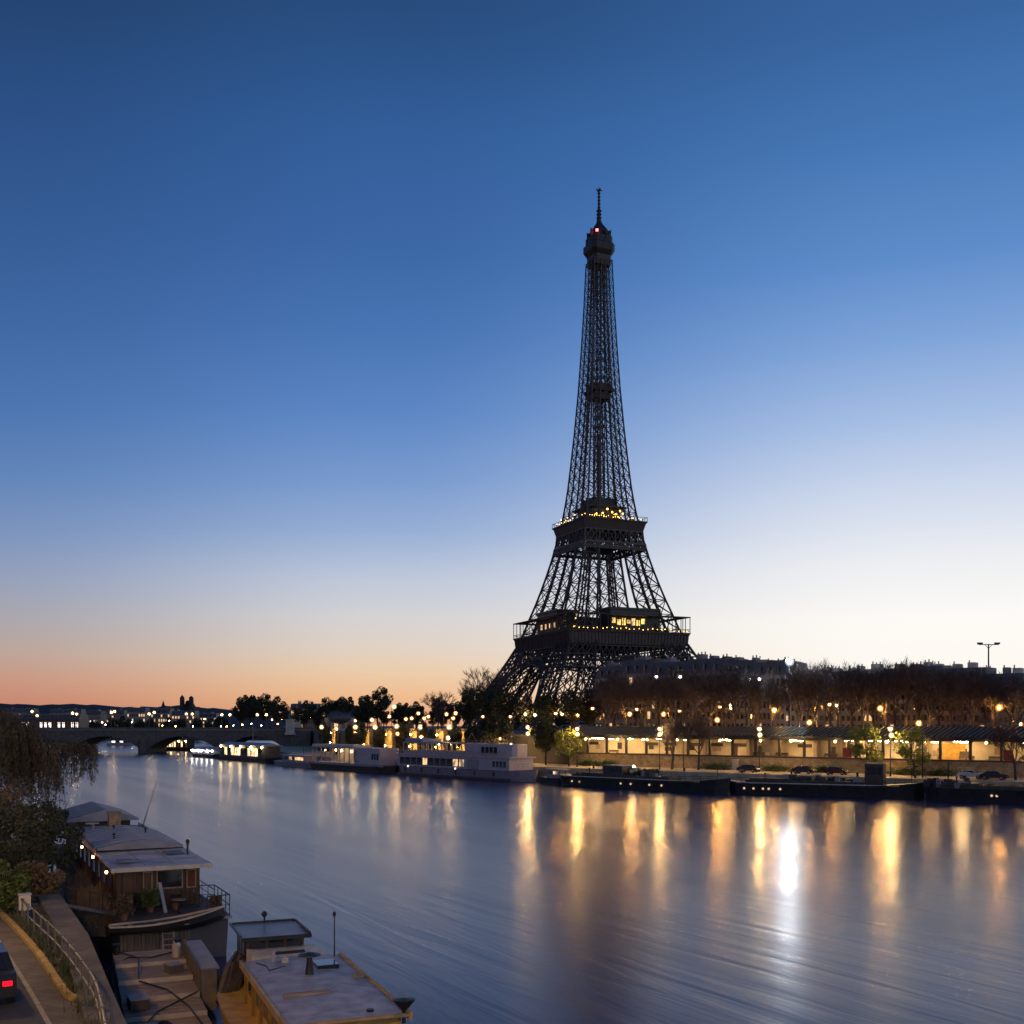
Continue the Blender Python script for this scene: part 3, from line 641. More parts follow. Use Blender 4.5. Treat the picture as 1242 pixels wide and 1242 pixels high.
for k in range(n):
    x = k * 5.2 + 2.6
    if random.random() < .78: put('light_tube', tub, st, (x, random.uniform(3.6, 6.2), 5.95))
    if k % 3 == 1: put('light_tube', tub, st, (x + random.uniform(-1, 1), 2.6, 6.1))
    c = random.random()
    if random.random() < .5: put('poster', random.choice(POST), st, (x + random.uniform(-1.8, 1.8), 7.38, WZ - QZ + random.uniform(.3, .8)))
    if random.random() < .4: put('service_door', DOORM, st, (x + random.uniform(-2, 2), 7.42, WZ - QZ - .35))
    if random.random() < .5: put('stone_pier', PIERM, st, (x + random.choice((-2.2, 2.2)), 6.6, WZ - QZ - .35))
    if c < .45: put('sign_board', sg, st, (x + random.uniform(-1, 1), 7.35, 4.9))
    elif c < .7: put('bench', bench, st, (x, 6.6, WZ - QZ - .35))
clm = MB().ball((0, 0, 0), .15, 7, 4).mesh('bulb', emis('canopy_lamp_bulb', (1, .56, .16), 230)); clg = MB().ball((0, 0, 0), .34, 9, 6).mesh('canopy_lamp', glow_('canopy_halo', (1, .50, .10), .5))  # outer glowing ball adds a halo round each bulb
for k in range(16): g_ = put('canopy_lamp', clg, st, (4 + k * 8.6 + random.uniform(-1.5, 1.5), -.75, 5.95)); put('bulb', clm, g_)
for px in (1029, 1069, 1090, 1167, 720, 760): put('light_tube', tubb, st, (px_s(px), .9, 6.2))
for px in (1135,): put('wall_panel', och, st, (px_s(px) + .5, 7.4, WZ - QZ - .35))
put('kiosk', red, st, (px_s(1015), 5, WZ - QZ - .35)); put('kiosk', red, st, (px_s(1212), 5.2, WZ - QZ - .35))

# ochre-lit wall niches of the quay wall further upstream
for i, px in enumerate((406, 447, 473, 503, 535, 561)):
    X, Y = on_bank(px, 15.6); X2, Y2 = on_bank(px + 3, 15.6)
    r = root('wall_niche', 'arched quay wall bay lit ochre from below, %s from the left' % ORD[i], 'lit wall', (X, Y, QZ), atan2(Y2 - Y, X2 - X), 'ochre lit wall bays')
    w = 15 * Y / 1300 * .5
    b = MB().box(-w, w, 0, .5, 0, 7.6); b.build('wall', CREAM, r)
    MB().box(-w - .5, -w, -.4, .7, 0, 7.7).box(w, w + .5, -.4, .7, 0, 7.7).box(-w - .5, w + .5, -.4, .7, 7.71, 8.2).build('arch_frame', STONE, r)
    put('uplight', MB().ball((0, 0, 0), .22, 6, 4).mesh('uplight', FLOODY), r, (0, -1.6, 3.3)); put('uplight', MB().ball((0, 0, 0), .2, 6, 4).mesh('uplight', FLOODY), r, (0, -1.3, 6.5))

# domed low building and quay houses upstream
X, Y = on_bank(414, 95); r = root('domed_pavilion', 'pale low building with a rounded zinc dome among dark trees', 'pavilion', (X, Y, UZ))
MB().box(-7, 7, -5, 5, 0, 6).build('wall', PALE, r); MB().ball((0, 0, 6.0), 7.4, 16, 8, .55).build('roof', ZINC, r, True)
for k in range(4): MB().box(-5.6 + k * 3.2, -4.0 + k * 3.2, -5.1, -5.02, 1, 4.5).build('window', WINL if k == 1 else GLASS, r)
for i, (a, b, py, off, lab) in enumerate([(352, 384, 853, 130, 'behind the bridge end'), (388, 438, 856, 150, 'behind the domed pavilion'), (478, 512, 858, 130, 'right of the tallest round tree'), (620, 720, 868, 130, 'seen beneath the tower arch')]):
    pa, pb = Vector(on_bank(a, off)), Vector(on_bank(b, off)); mid = (pa + pb) / 2; d = pb - pa; w = d.length
    r = house('town_house', 'grey stone house with zinc roof ' + lab, -w / 2, w / 2, 0, zat(py, mid.y), 12, FACADE[1], rows=3, cols=6, lit=.2, chim=2); r.location = (mid.x, mid.y, UZ); r.rotation_euler = (0, 0, atan2(d.y, d.x))

# ---------------------------------------------------------------- stone bridge
BY = 470
br = root('stone_bridge', 'low grey stone bridge with five flat arches crossing the river', 'bridge', (0, BY, 0))
piers = [-262.7, -229, -195.3, -161.6, -127.9]; ends = (-296.4, -98.2)
allp = [ends[0]] + piers + [ends[1]]
for a, b in zip(allp, allp[1:]):
    x0, x1 = a + 2.2, b - 2.2; n = 18; poly = [(a, 9.9), (a, 2.0), (x0, 2.0)]
    for i in range(1, n): t = i / n; poly.append((x0 + (x1 - x0) * t, 2.0 + 5.3 * sin(pi * t) ** .75))
    poly += [(x1, 2.0), (b, 2.0), (b, 9.9)]
    mb = MB()
    k = len(poly)
    # split into quads above the arch line so that the face stays clean
    xs = [p[0] for p in poly[1:-1]]; zs_ = [p[1] for p in poly[1:-1]]
    for y in (0, 24):
        o0 = len(mb.v)
        for x, z in zip(xs, zs_): mb.v += [(x, y, z), (x, y, 9.9)]
        for i in range(len(xs) - 1): q = o0 + 2 * i; mb.f.append((q, q + 2, q + 3, q + 1))
    m0 = 2 * len(xs)
    for i in range(len(xs) - 1): q = 2 * i; mb.f.append((q, q + 2, q + 2 + m0, q + m0))
    mb.build('arch_span', BSTONE, br)
for x in piers:
    m_ = MB().prism([(x - 2.1, -.8), (x, -4.2), (x + 2.1, -.8), (x + 2.1, 24.8), (x, 28), (x - 2.1, 24.8)], -2, 4.2); m_.prism([(x - 1.7, -.6), (x, -2.6), (x + 1.7, -.6), (x + 1.7, .02), (x - 1.7, .02)], 4.2, 5.4); fix(m_.build('pier', BSTONE, br))
MB().box(ends[0], ends[1] + 8, -.6, 24.6, 9.9, 10.25).build('cornice', FACADE[1], br)
MB().box(ends[0], ends[1] + 8, -.3, .1, 10.25, 11.1).box(ends[0], ends[1] + 8, 23.9, 24.3, 10.25, 11.1).build('parapet', BSTONE, br)
MB().box(ends[1], ends[1] + 10, -1.2, 25.2, -2, 9.88).build('abutment', BSTONE, br)
for i, (px, yy, w) in enumerate(((352, 466, 'near'), (362, 500, 'far'))):
    X = at(px, yy); r = root('bridge_pylon', 'tall stone pedestal with a horseman figure at the %s corner of the bridge' % w, 'pylon', (X, yy, UZ if i else 8))
    z = 0; MB().box(-2, 2, -2, 2, 0, 1).box(-1.6, 1.6, -1.6, 1.6, 1, 6.2).box(-1.9, 1.9, -1.9, 1.9, 6.2, 6.7).build('pedestal', PALE, r)
    s_ = MB().ball((0, 0, 8.2), .75, 8, 6, .8).tube([(-.9, 0, 8.3), (.9, 0, 8.3), (1.3, 0, 9.3), (1.75, 0, 9.2)], [.6, .5, .3, .15], 7).tube([(-.1, -.5, 6.7), (-.1, -.4, 9.6), (-.1, -.4, 10.0)], [.2, .35, .12], 7).ball((-.1, -.4, 10.3), .25, 8, 6)
    for q in (-.7, .7): s_.tube([(q, .2, 8), (q + .1, .2, 6.7)], [.25, .12], 6).tube([(q, -.2, 8), (q - .1, -.2, 6.7)], [.25, .12], 6)
    s_.build('statue', ZINC, r)

# distant church with two towers on the hill, and buildings under the skyline
hy = 1500
r = root('distant_church', 'tiny dark church with two pointed towers on the far left skyline', 'church', (at(226, hy), hy, 10))
s0 = hy / 1300
def zz(py): return zat(py, hy) - 10
MB().box(-6 * s0, 9 * s0, 0, 30, 0, zz(857)).yzprism([(0, zz(857)), (15, zz(851)), (30, zz(857))], -4 * s0, 4 * s0).build('nave', HILLM, r)
for cx, ht in ((-5, 843), (6, 844)):
    w = 1.9 * s0; t = MB().box(cx * s0 - w, cx * s0 + w, -4, 4, 0, zz(850)); loft(t, [([(cx * s0 + a * w, b * 4) for a, b in ((-1, -1), (1, -1), (1, 1), (-1, 1))], zz(850)), ([(cx * s0 + a * w * .9, b * 4) for a, b in ((-1, -1), (1, -1), (1, 1), (-1, 1))], zz(846)), ([(cx * s0 + a * .3, b * .3) for a, b in ((-1, -1), (1, -1), (1, 1), (-1, 1))], zz(ht))]); t.build('tower', HILLM, r)
MB().ball((0, 6, zz(854)), 3.2 * s0, 10, 6, 1.5).build('dome', HILLM, r, True)
r = root('distant_spire', 'small thin spire on the skyline left of the twin-towered church', 'spire', (at(198, hy), hy, 10)); MB().tube([(0, 0, 0), (0, 0, zz(856)), (0, 0, zz(850))], [2.6, 2.4, .3], 6).build('tower', HILLM, r)
fb = [(20, 96, 866, 610, WINW, 'long low building with a row of white lit windows behind the willow'), (104, 122, 862, 900, WINW, 'dark block between the lit row and the first bridge lamps'), (126, 150, 861, 980, WINL, 'low block behind the second pair of bridge lamps'), (154, 176, 858, 950, WINL, 'pale block left of the third pair of bridge lamps'), (183, 206, 859, 980, WINL, 'pale block under the thin spire'), (208, 236, 862, 940, WINL, 'block below the twin-towered church'), (240, 262, 865, 980, WINL, 'low block right of the church'), (60, 98, 860, 1100, WINL, 'dark block above the row of white lit windows'), (4, 40, 859, 1100, WINL, 'dark block at the left edge of the skyline')]
for a, b, py, Y, lm, lab in fb:
    f = 600 if Y < 700 else Y
    house('distant_building', 'distant ' + lab, at(a, Y), at(b, Y), Y, zat(py, Y), 14, (HULL2 if Y < 700 else FACADE[1]) if 'pale' not in lab else FACADE[0], rows=4 if Y > 700 else 2, cols=8 if Y > 700 else 14, lit=.3 if Y > 700 else .6, z0=6 if Y > 700 else 4, litm=lm, chim=2)
random.seed(4)
for i in range(11):
    px = 100 + i * 17 + random.uniform(-3, 3); Y = random.uniform(680, 860); tree(LEAF[i % 3], 'leafy_tree', 'small dark tree behind the bridge parapet, %s from the left' % ORD[i], at(px, Y), Y, 2, (zat(870 + random.uniform(-3, 3), Y) - 2) / 13, 1, None, 'small trees behind the bridge')
tree(LEAF[0], 'leafy_tree', 'dark tree mass rising behind the willow at the left edge', at(-10, 420), 420, 4, (zat(850, 420) - 4) / 13)

# ---------------------------------------------------------------- lamps
def glow(name, color, strength):
    m = bpy.data.materials.new(name); m.use_nodes = True; t = m.node_tree; t.nodes.clear(); o_ = t.nodes.new('ShaderNodeOutputMaterial'); a = t.nodes.new('ShaderNodeAddShader'); tr = t.nodes.new('ShaderNodeBsdfTransparent'); e = t.nodes.new('ShaderNodeEmission')
    e.inputs[0].default_value = (*color, 1); e.inputs[1].default_value = strength; t.links.new(tr.outputs[0], a.inputs[0]); t.links.new(e.outputs[0], a.inputs[1]); t.links.new(a.outputs[0], o_.inputs[0])
    try: m.cycles.emission_sampling = 'NONE'
    except Exception: pass
    return m
GLW = {'o': (glow('amber_halo', (1, .34, .03), .42), .50), 'O': (glow('amber_halo_bright', (1, .36, .03), .55), .66), 'w': (glow('warm_halo', (1, .58, .14), .5), .52), 'f': (glow('yellow_halo', (1, .58, .16), .4), .78), 's': (glow('amber_halo_far', (1, .36, .04), .45), .64), 'c': (glow('pale_halo', (1, .85, .7), .35), .50)}  # lamp globes with the glare halo put in as faint emission
GLW = {k: MB().ball((0, 0, 0), r_, 10, 6).mesh('halo_globe', m_) for k, (m_, r_) in GLW.items()}
def lamp_mesh(r, m): return MB().ball((0, 0, 0), r, 7, 4).mesh('lamp_globe', m)
LG = {'o': lamp_mesh(.17, SODIUM), 'O': lamp_mesh(.22, SODIUM_L), 'w': lamp_mesh(.20, WARM), 'f': lamp_mesh(.32, WARM_S), 's': lamp_mesh(.26, SOD_S), 'c': lamp_mesh(.22, COOL_S)}
def lamp(X, Y, z0, zt, k, label, group, arm=0.0, two=False, name='street_lamp'):
    r = root(name, label, 'street lamp', (X, Y, z0), 0, group); h = zt - z0; th = .09 if Y < 330 else .16
    mb = MB().tube([(0, 0, 0), (0, 0, .9), (0, 0, 1.0), (0, 0, h - .3)], [th * 1.9, th * 1.6, th, th * .7], 6)
    if arm: mb.tube([(0, 0, h - .8), (arm * .5, 0, h + .05), (arm, 0, h + .1)], [th * .6] * 3, 5)
    mb.build('post', METAL, r)
    g_ = put('lamp_globe', GLW[k], r, (arm, 0, h - (.05 if arm else 0))); put('bulb', LG[k], g_)
    if two: g_ = put('lamp_globe', GLW[k], r, (0, -.5, h - two)); put('bulb', LG[k], g_); MB().bar((0, 0, h - two), (0, -.5, h - two), .08).build('bracket', METAL, r)
    MB().lathe([(.05, .55), (.42, .36), (.44, .30)], (arm, 0, h - (.05 if arm else 0)), 7).build('lamp_shade', METAL, r)
    return r
for i, px in enumerate((700, 800, 921, 1080)):
    X, Y = on_bank(px, 6.5); lamp(X, Y, QZ, zat(884, Y), 'w', 'double-globe warm white lamp post on the lower quay, %s from the left' % ORD[i], 'double-globe lamps on the lower quay', two=1.15)
X, Y = on_bank(640, 7); lamp(X, Y, QZ, zat(882, Y), 'w', 'double-globe lamp behind the wheelhouse of the white cruise boat', 'double-globe lamps on the lower quay', two=1.5)
st_l = [(934, 861, 'O'), (1001, 854, 'o'), (1020, 855, 'o'), (987, 876, 'O'), (1062, 859, 'O'), (1120, 877, 'O'), (1204, 848, 'o'), (1218, 858, 'O'), (1232, 878, 'o'), (868, 857, 'o'), (881, 855, 'o'), (891, 859, 'o'), (875, 873, 'O'), (829, 862, 'o'), (800, 866, 'O'), (777, 860, 'o'), (759, 866, 'O'), (723, 859, 'o'), (696, 867, 'o'), (686, 866, 'o'), (670, 865, 'o'), (653, 867, 'w'), (633, 866, 'w'), (623, 869, 'o')]
st_l.sort()
for i, (px, py, k) in enumerate(st_l):
    X, Y = on_bank(px, 26 if k == 'O' else 32); lamp(X, Y, UZ, zat(py, Y), k, '%s street lamp on the upper street, %s from the left' % ({'o': 'orange', 'O': 'bright orange', 'w': 'greenish white'}[k], ORD[i]), 'street lamps above the station', arm=.9 if i % 2 else -.9)
fl = [(396, 869, 's'), (428, 874, 's'), (448, 873, 'f'), (469, 869, 's'), (475, 857, 'f'), (489, 872, 's'), (496, 871, 's'), (504, 865, 's'), (511, 871, 's'), (516, 869, 's'), (538, 866, 's'), (549, 865, 's'), (546, 871, 's'), (582, 869, 'o'), (366, 867, 'f'), (375, 870, 's')]
fl.sort()
for i, (px, py, k) in enumerate(fl):
    X, Y = on_bank(px, 24); lamp(X, Y, UZ, zat(py, Y), k, '%s lamp on the tree-lined street upstream, %s from the left' % ({'s': 'orange', 'o': 'orange', 'f': 'yellow-white'}[k], ORD[i]), 'lamps on the upstream street', arm=.8)
ql = [(390, 882, 'f'), (408, 884, 's'), (431, 882, 'f'), (455, 882, 'f'), (481, 881, 'f'), (510, 882, 'f'), (545, 882, 'f'), (544, 895, 'f'), (511, 894, 's'), (606, 896, 'o'), (608, 904, 'w'), (620, 903, 'w'), (431, 888, 's'), (482, 890, 's')]
ql.sort()
for i, (px, py, k) in enumerate(ql):
    X, Y = on_bank(px, 7 + (i % 2) * 2); lamp(X, Y, QZ, zat(py, Y), k, 'quay lamp among the dark trees upstream, %s from the left' % ORD[i], 'lamps on the upstream quay')
bp_ = [(39, 863), (45, 868), (88, 865), (93, 866), (135, 864), (139, 863), (181, 866), (187, 864), (226, 866), (233, 866), (269, 867), (279, 867), (312, 867), (323, 867)]
for i, (px, py) in enumerate(bp_):
    Y = BY + (1.0 if i % 2 == 0 else 22.5); lamp(at(px, Y), Y, 10.25, zat(py, Y), 'f', 'yellow-white lamp standing on the stone bridge, %s from the left' % ORD[i], 'lamps on the bridge')
far = [(55, 879, 's'), (60, 878, 'c'), (84, 878, 's'), (102, 878, 's'), (124, 876, 's'), (128, 879, 'c'), (160, 876, 'c'), (197, 880, 's'), (213, 881, 's'), (205, 874, 'c'), (234, 881, 'c'), (248, 872, 's'), (268, 881, 'c'), (275, 881, 's'), (283, 880, 'c'), (294, 879, 's'), (305, 878, 'c'), (317, 880, 'c'), (330, 873, 's'), (337, 878, 's'), (342, 872, 's')]
for i, (px, py, k) in enumerate(far):
    Y = 540 + (i * 37) % 130; lamp(at(px, Y), Y, 9.8 if px > 300 else 6.5, zat(py, Y), k, 'small lamp seen just over the bridge parapet, %s from the left' % ORD[i], 'small lamps behind the bridge')
# cool white floodlight on a tall mast
FY = 236; fx = at(957, FY); fz = zat(803, FY)
r = root('floodlight_mast', 'dazzling cool white floodlight on a mast among the bare trees', 'floodlight', (fx, FY, UZ)); h = fz - UZ
MB().tube([(0, 0, 0), (0, 0, h)], [.2, .13], 8).build('pole', METAL, r); MB().bar((-.9, 0, h + .35), (.9, 0, h + .35), .16).box(-.7, .7, -.1, .5, h + .0, h + .8).build('lamp_housing', METAL, r)
MB().ball((0, -.45, h + .05), .40, 10, 6).build('lamp_lens', COOL, r); MB().ball((0, -.45, h + .05), 1.0, 14, 8).build('halo_globe', glow('cool_halo', (.75, .88, 1), .30), r)  # outer globe is an added glow, the halo round the lens
for i, (px, py) in enumerate(((910, 824), (921, 824), (825, 821), (796, 821))):
    X, Y = on_bank(px, 33 if i < 2 else 30); lamp(X, Y, UZ, zat(py, Y), 'c', 'tall pale lamp high among the bare trees, %s of four from the left' % ORD[(2, 3, 1, 0)[i]], 'tall pale lamps in the trees')

# ---------------------------------------------------------------- moored boats on the far side
def boat_root(name, label, cat, p0, p1, group=None):
    """p0, p1: left and right end of the near waterline in photo pixels"""
    a, b = Vector(P(p0[0], p0[1], 0)), Vector(P(p1[0], p1[1], 0)); d = b - a
    return root(name, label, cat, (a.x, a.y, 0), atan2(d.y, d.x), group), d.length
def hull(L, B, zs, bowl=3.0, sternl=1.5, sheer=.5, n=22, under=.8):
    """plan tapering at both ends, z from below water to the deck; bow at +x"""
    mb = MB(); top = []; 
    def half(t, k):
        x = t * L; w = B / 2
        if x > L - bowl: w *= max(.02, 1 - ((x - (L - bowl)) / bowl) ** 2.2)
        if x < sternl: w *= max(.35, 1 - ((sternl - x) / sternl) ** 2 * .6)
        return w * (.82 + .18 * k)
    rows = []
    for k, z in ((0, -.8), (.5, zs * .35), (1, zs)):
        pts = []
        for i in range(n + 1):
            t = i / n; e = sheer * (max(0, t - .7) / .3) ** 2 * k + sheer * .4 * (max(0, .15 - t) / .15) ** 2 * k
            xx = t * L + (k - 1) * .6 * (1 if t > .8 else 0) - (k - 1) * .4 * (1 if t < .1 else 0)
            pts.append((xx, half(t, k), z + e))
        rows.append(pts)
    o = 0
    for side in (1, -1):
        for pts in rows: mb.v += [(x, B / 2 - side * w, z) for x, w, z in pts]
    m = n + 1
    for s in range(2):
        for k in range(2):
            for i in range(n):
                a = (s * 3 + k) * m + i; mb.f.append((a, a + 1, a + 1 + m, a + m) if s == 0 else (a + 1, a, a + m, a + 1 + m))
    for i in range(n): mb.f.append((2 * m + i, 2 * m + i + 1, 5 * m + i + 1, 5 * m + i))
    for a, b in ((0, 3), (n, 3 + 0)):
        pass
    mb.f.append((0, m, 4 * m, 3 * m)); mb.f.append((m, 2 * m, 5 * m, 4 * m)); mb.f.append((n, m + n, 4 * m + n, 3 * m + n)); mb.f.append((m + n, 2 * m + n, 5 * m + n, 4 * m + n))
    return mb
def rail(mb, pts, h=.9, w=.05, step=1.5, mid=True):
    for a, b in zip(pts, pts[1:]):
        a, b = Vector(a), Vector(b); n = max(1, int((b - a).length / step))
        for i in range(n + 1): p = a.lerp(b, i / n); mb.bar(p, p + Vector((0, 0, h)), w)
        mb.bar(a + Vector((0, 0, h)), b + Vector((0, 0, h)), w * 1.2)
        if mid: mb.bar(a + Vector((0, 0, h * .5)), b + Vector((0, 0, h * .5)), w * .8)
    return mb
def winrow(parent, x0, x1, n, z0, z1, y=-.0, gap=.25, lit=.5, mats=(GLASS, WINL), name='window', frame=None):
    w = (x1 - x0) / n
    for i in range(n):
        m = mats[1] if random.random() < lit else mats[0]
        o = MB().box(x0 + i * w + gap / 2, x0 + (i + 1) * w - gap / 2, y - .05, y - .01, z0, z1).build(name, m, parent)
        if frame:
            g = .07; xa, xb = x0 + i * w + gap / 2, x0 + (i + 1) * w - gap / 2
            MB().box(xa - g, xa, y - .09, y, z0 - g, z1 + g).box(xb, xb + g, y - .09, y, z0 - g, z1 + g).box(xa, xb, y - .09, y, z1, z1 + g).box(xa, xb, y - .09, y, z0 - g, z0).build('frame', frame, o)
random.seed(20)
# the big white cruise boat
r, L_ = boat_root('cruise_boat', 'large two-deck white cruise boat with a row of dark square windows', 'cruise boat', (478, 939), (634, 949)); B = 7.5
s = L_ / 41.0
fix(hull(L_, B, 2.1, 5.5, 2, .5).build('hull', WHITE2, r))
h_ = MB(); h_.box(1, L_ - 4, -.06, .06, .1, .55); h_.build('waterline_stripe', HULL, r)
X1 = lambda f: f * L_
d1 = MB().box(X1(.02), X1(.90), .35, B - .35, 2.1, 4.9).build('lower_cabin', WHITE, r)
winrow(d1, X1(.04), X1(.58), 11, 2.7, 4.3, .35, .55, .45, frame=METAL)
MB().box(X1(.01), X1(.91), .0, B, 4.9, 5.15).build('upper_deck', WHITE, r)
d2 = MB().prism([(X1(.58), .3), (X1(.83), .3), (X1(.89), 1.6), (X1(.90), 2.6), (X1(.90), B - 2.6), (X1(.89), B - 1.6), (X1(.83), B - .3), (X1(.58), B - .3)], 5.15, 7.9).build('upper_cabin', WHITE, r)
winrow(d2, X1(.70), X1(.82), 4, 5.9, 7.3, .3, .35, .1); winrow(d1, X1(.78), X1(.88), 4, 2.9, 4.2, .35, .4, 0)
up2 = MB().box(X1(.06), X1(.58), .6, B - .6, 7.75, 8.0).build('canopy_roof', WHITE2, r)
pm = MB()
for k in range(14):
    for y in (.65, B - .85): MB().box(X1(.06) + k * X1(.04), X1(.06) + k * X1(.04) + .18, y, y + .2, 5.15, 7.75).build('deck_post', WHITE, r)
pm.box(X1(.06), X1(.58), .62, .72, 5.15, 6.0).box(X1(.06), X1(.58), B - .72, B - .62, 5.15, 6.0); pm.build('deck_railing', WHITE, r)
for k in range(5): put('deck_light', MB().ball((0, 0, 0), .13, 6, 4).mesh('deck_light', WARM_S), r, (X1(.30 + k * .07), 3 + k % 2, 7.5))
for f in (.125, .515): put('hull_light', MB().ball((0, 0, 0), .24, 6, 4).mesh('hull_light', WINW), r, (X1(f), .0, 2.2))
MB().prism([(X1(.07), 1), (X1(.22), 1), (X1(.22), B - 1), (X1(.07), B - 1)], 8.0, lambda i: 9.0 if i in (0, 3) else 8.6).build('awning', SKYBLUE, r)
rail(MB(), [(X1(.6), .5, 7.9), (X1(.95), .5, 7.9)], .8, .06).build('railing', GALV, r)
rail(MB(), [(X1(.02), .1, 5.15), (X1(.88), .1, 5.15)], .95, .05, 1.6).build('railing', GALV, r); rail(MB(), [(X1(.78), 1.2, 2.6), (X1(.96), B / 2 - .6, 2.8)], .9, .05, 1.2).build('railing', GALV, r)
for k in range(6): x = X1(.1 + k * .14); MB().tube([(x, -.1, 1.9), (x, -.14, .9)], .16, 7).build('fender', HULL, r)
MB().box(X1(.02), X1(.86), -.04, .33, 2.1, 2.2).build('rubbing_strake', HULL2, r); MB().box(X1(.60), X1(.68), .24, .30, 2.3, 4.4).build('door', FELT2, d1)
MB().tube([(X1(.84), 3.5, 7.9), (X1(.84), 3.5, 10.4)], .07, 5).bar((X1(.84), 2.8, 9.6), (X1(.84), 4.2, 9.6), .08).build('radar_mast', GALV, r)
a_ = MB().bar((X1(.52), 3, 8), (X1(.56), 3, 10.3), .12).bar((X1(.56), 3, 10.3), (X1(.60), 3, 8.2), .12); a_.build('mast', GALV, r)
# second cruise boat
r, L_ = boat_root('cruise_boat', 'pale open-sided cruise boat with flat roof and lit interior, left of the large one', 'cruise boat', (372, 932), (466, 938.5)); B = 6.5; X1 = lambda f: f * L_
fix(hull(L_, B, 1.5, 5, 2, .4).build('hull', HULL2, r)); MB().box(X1(.02), X1(.95), .3, B - .3, 1.5, 2.1).build('bulwark', WHITE2, r)
c1 = MB().box(X1(.62), X1(.93), .4, B - .4, 2.1, 6.2).build('cabin', WHITE, r); winrow(c1, X1(.83), X1(.92), 3, 3.3, 4.8, .4, .4, .3)
t_ = MB().tube([(X1(.66) + 1.4 * cos(a * pi / 8), .36, 4 + 1.3 * sin(a * pi / 8)) for a in range(4, 13)], .12, 4); t_.build('painted_curve', HULL, c1)
MB().box(X1(.04), X1(.62), .4, B - .4, 6.0, 6.3).build('canopy_roof', WHITE2, r); MB().box(X1(.05), X1(.6), .6, B - .6, 6.3, 6.9).build('roof_box', CREAM, r)
[MB().box(X1(.05) + k * X1(.063), X1(.05) + k * X1(.063) + .2, .45, .65, 2.1, 6.0).build('deck_post', WHITE2, r) for k in range(10)]
MB().box(X1(.2), X1(.6), B - 1.2, B - .8, 2.1, 5.8).build('inner_wall', CREAM, r)
for f, z in ((.12, 5.2), (.26, 5.3), (.34, 5.2), (.47, 5.0), (.56, 4.8), (.59, 3.6)): put('deck_light', MB().ball((0, 0, 0), .2, 6, 4).mesh('deck_light', WARM_S), r, (X1(f), 3.2, z))
# small white launch
r, L_ = boat_root('river_launch', 'small low pale launch moored left of the open-sided cruise boat', 'launch', (330, 928), (374, 932)); B = 5; X1 = lambda f: f * L_
fix(hull(L_, B, 1.3, 4, 1.5, .5).build('hull', WHITE2, r)); c = MB().box(X1(.25), X1(.85), .6, B - .6, 1.3, 3.3).build('cabin', WHITE2, r); winrow(c, X1(.28), X1(.82), 7, 2.0, 2.9, .6, .3, .25)
MB().box(X1(.22), X1(.88), .4, B - .4, 3.3, 3.5).build('roof', WHITE, r); MB().tube([(X1(.7), 2, 3.5), (X1(.7), 2, 6)], .05, 5).build('mast', METAL, r)
# restaurant boats by the bridge
for (p0, p1, lab, z2, mr, mw) in (((262, 921), (328, 926), 'dark blue-roofed restaurant boat with red and white lit windows', 5.8, SKYBLUE, WINB), ((230, 918), (262, 920), 'low open boat with bright white lights before the bridge arch', 3.6, WHITE2, WINW), ((186, 910.5), (232, 911), 'yellow-lit party boat seen through the bridge arch', 5.6, RUST, WINB)):
    r, L_ = boat_root('restaurant_boat', lab, 'boat', p0, p1); B = 7; X1 = lambda f: f * L_
    fix(hull(L_, B, 1.3, 5, 2, .4).build('hull', HULL, r)); c = MB().box(X1(.06), X1(.85), .5, B - .5, 1.3, z2 - .6).build('cabin', RUST if mr != WHITE2 else WHITE2, r)
    winrow(c, X1(.08), X1(.83), 12, 1.9, z2 - 1.3, .5, .5, .62, mats=(GLASS, mw), frame=METAL)
    MB().prism([(X1(.04), .2), (X1(.88), .2), (X1(.88), B - .2), (X1(.04), B - .2)], z2 - .6, z2 - .3).yzprism([(.4, z2 - .3), (B / 2, z2 + .5), (B - .4, z2 - .3)], X1(.06), X1(.84)).build('roof', mr, r)
    for k in range(5): put('deck_light', MB().ball((0, 0, 0), .3, 6, 4).mesh('deck_light', COOL_S if mr == WHITE2 else WARM_S), r, (X1(.1 + k * .19), -.1, z2 - 1.0))
    if mr == SKYBLUE: MB().tube([(X1(.55), 3, 5.5), (X1(.55), 3, 12.5)], [.14, .06], 5).build('mast', WHITE2, r)
r = root('tour_boat', 'small white tour boat lying under the leftmost open arch', 'boat', (at(128, 640), 640, 0)); fix(hull(22, 5, 1.3, 4, 1.5).build('hull', WHITE, r)); c = MB().box(3, 18, .6, 4.4, 1.3, 3.2).build('cabin', WHITE2, r); winrow(c, 3.3, 17.6, 6, 1.9, 2.8, .6, .4, .6, mats=(GLASS, WINW))
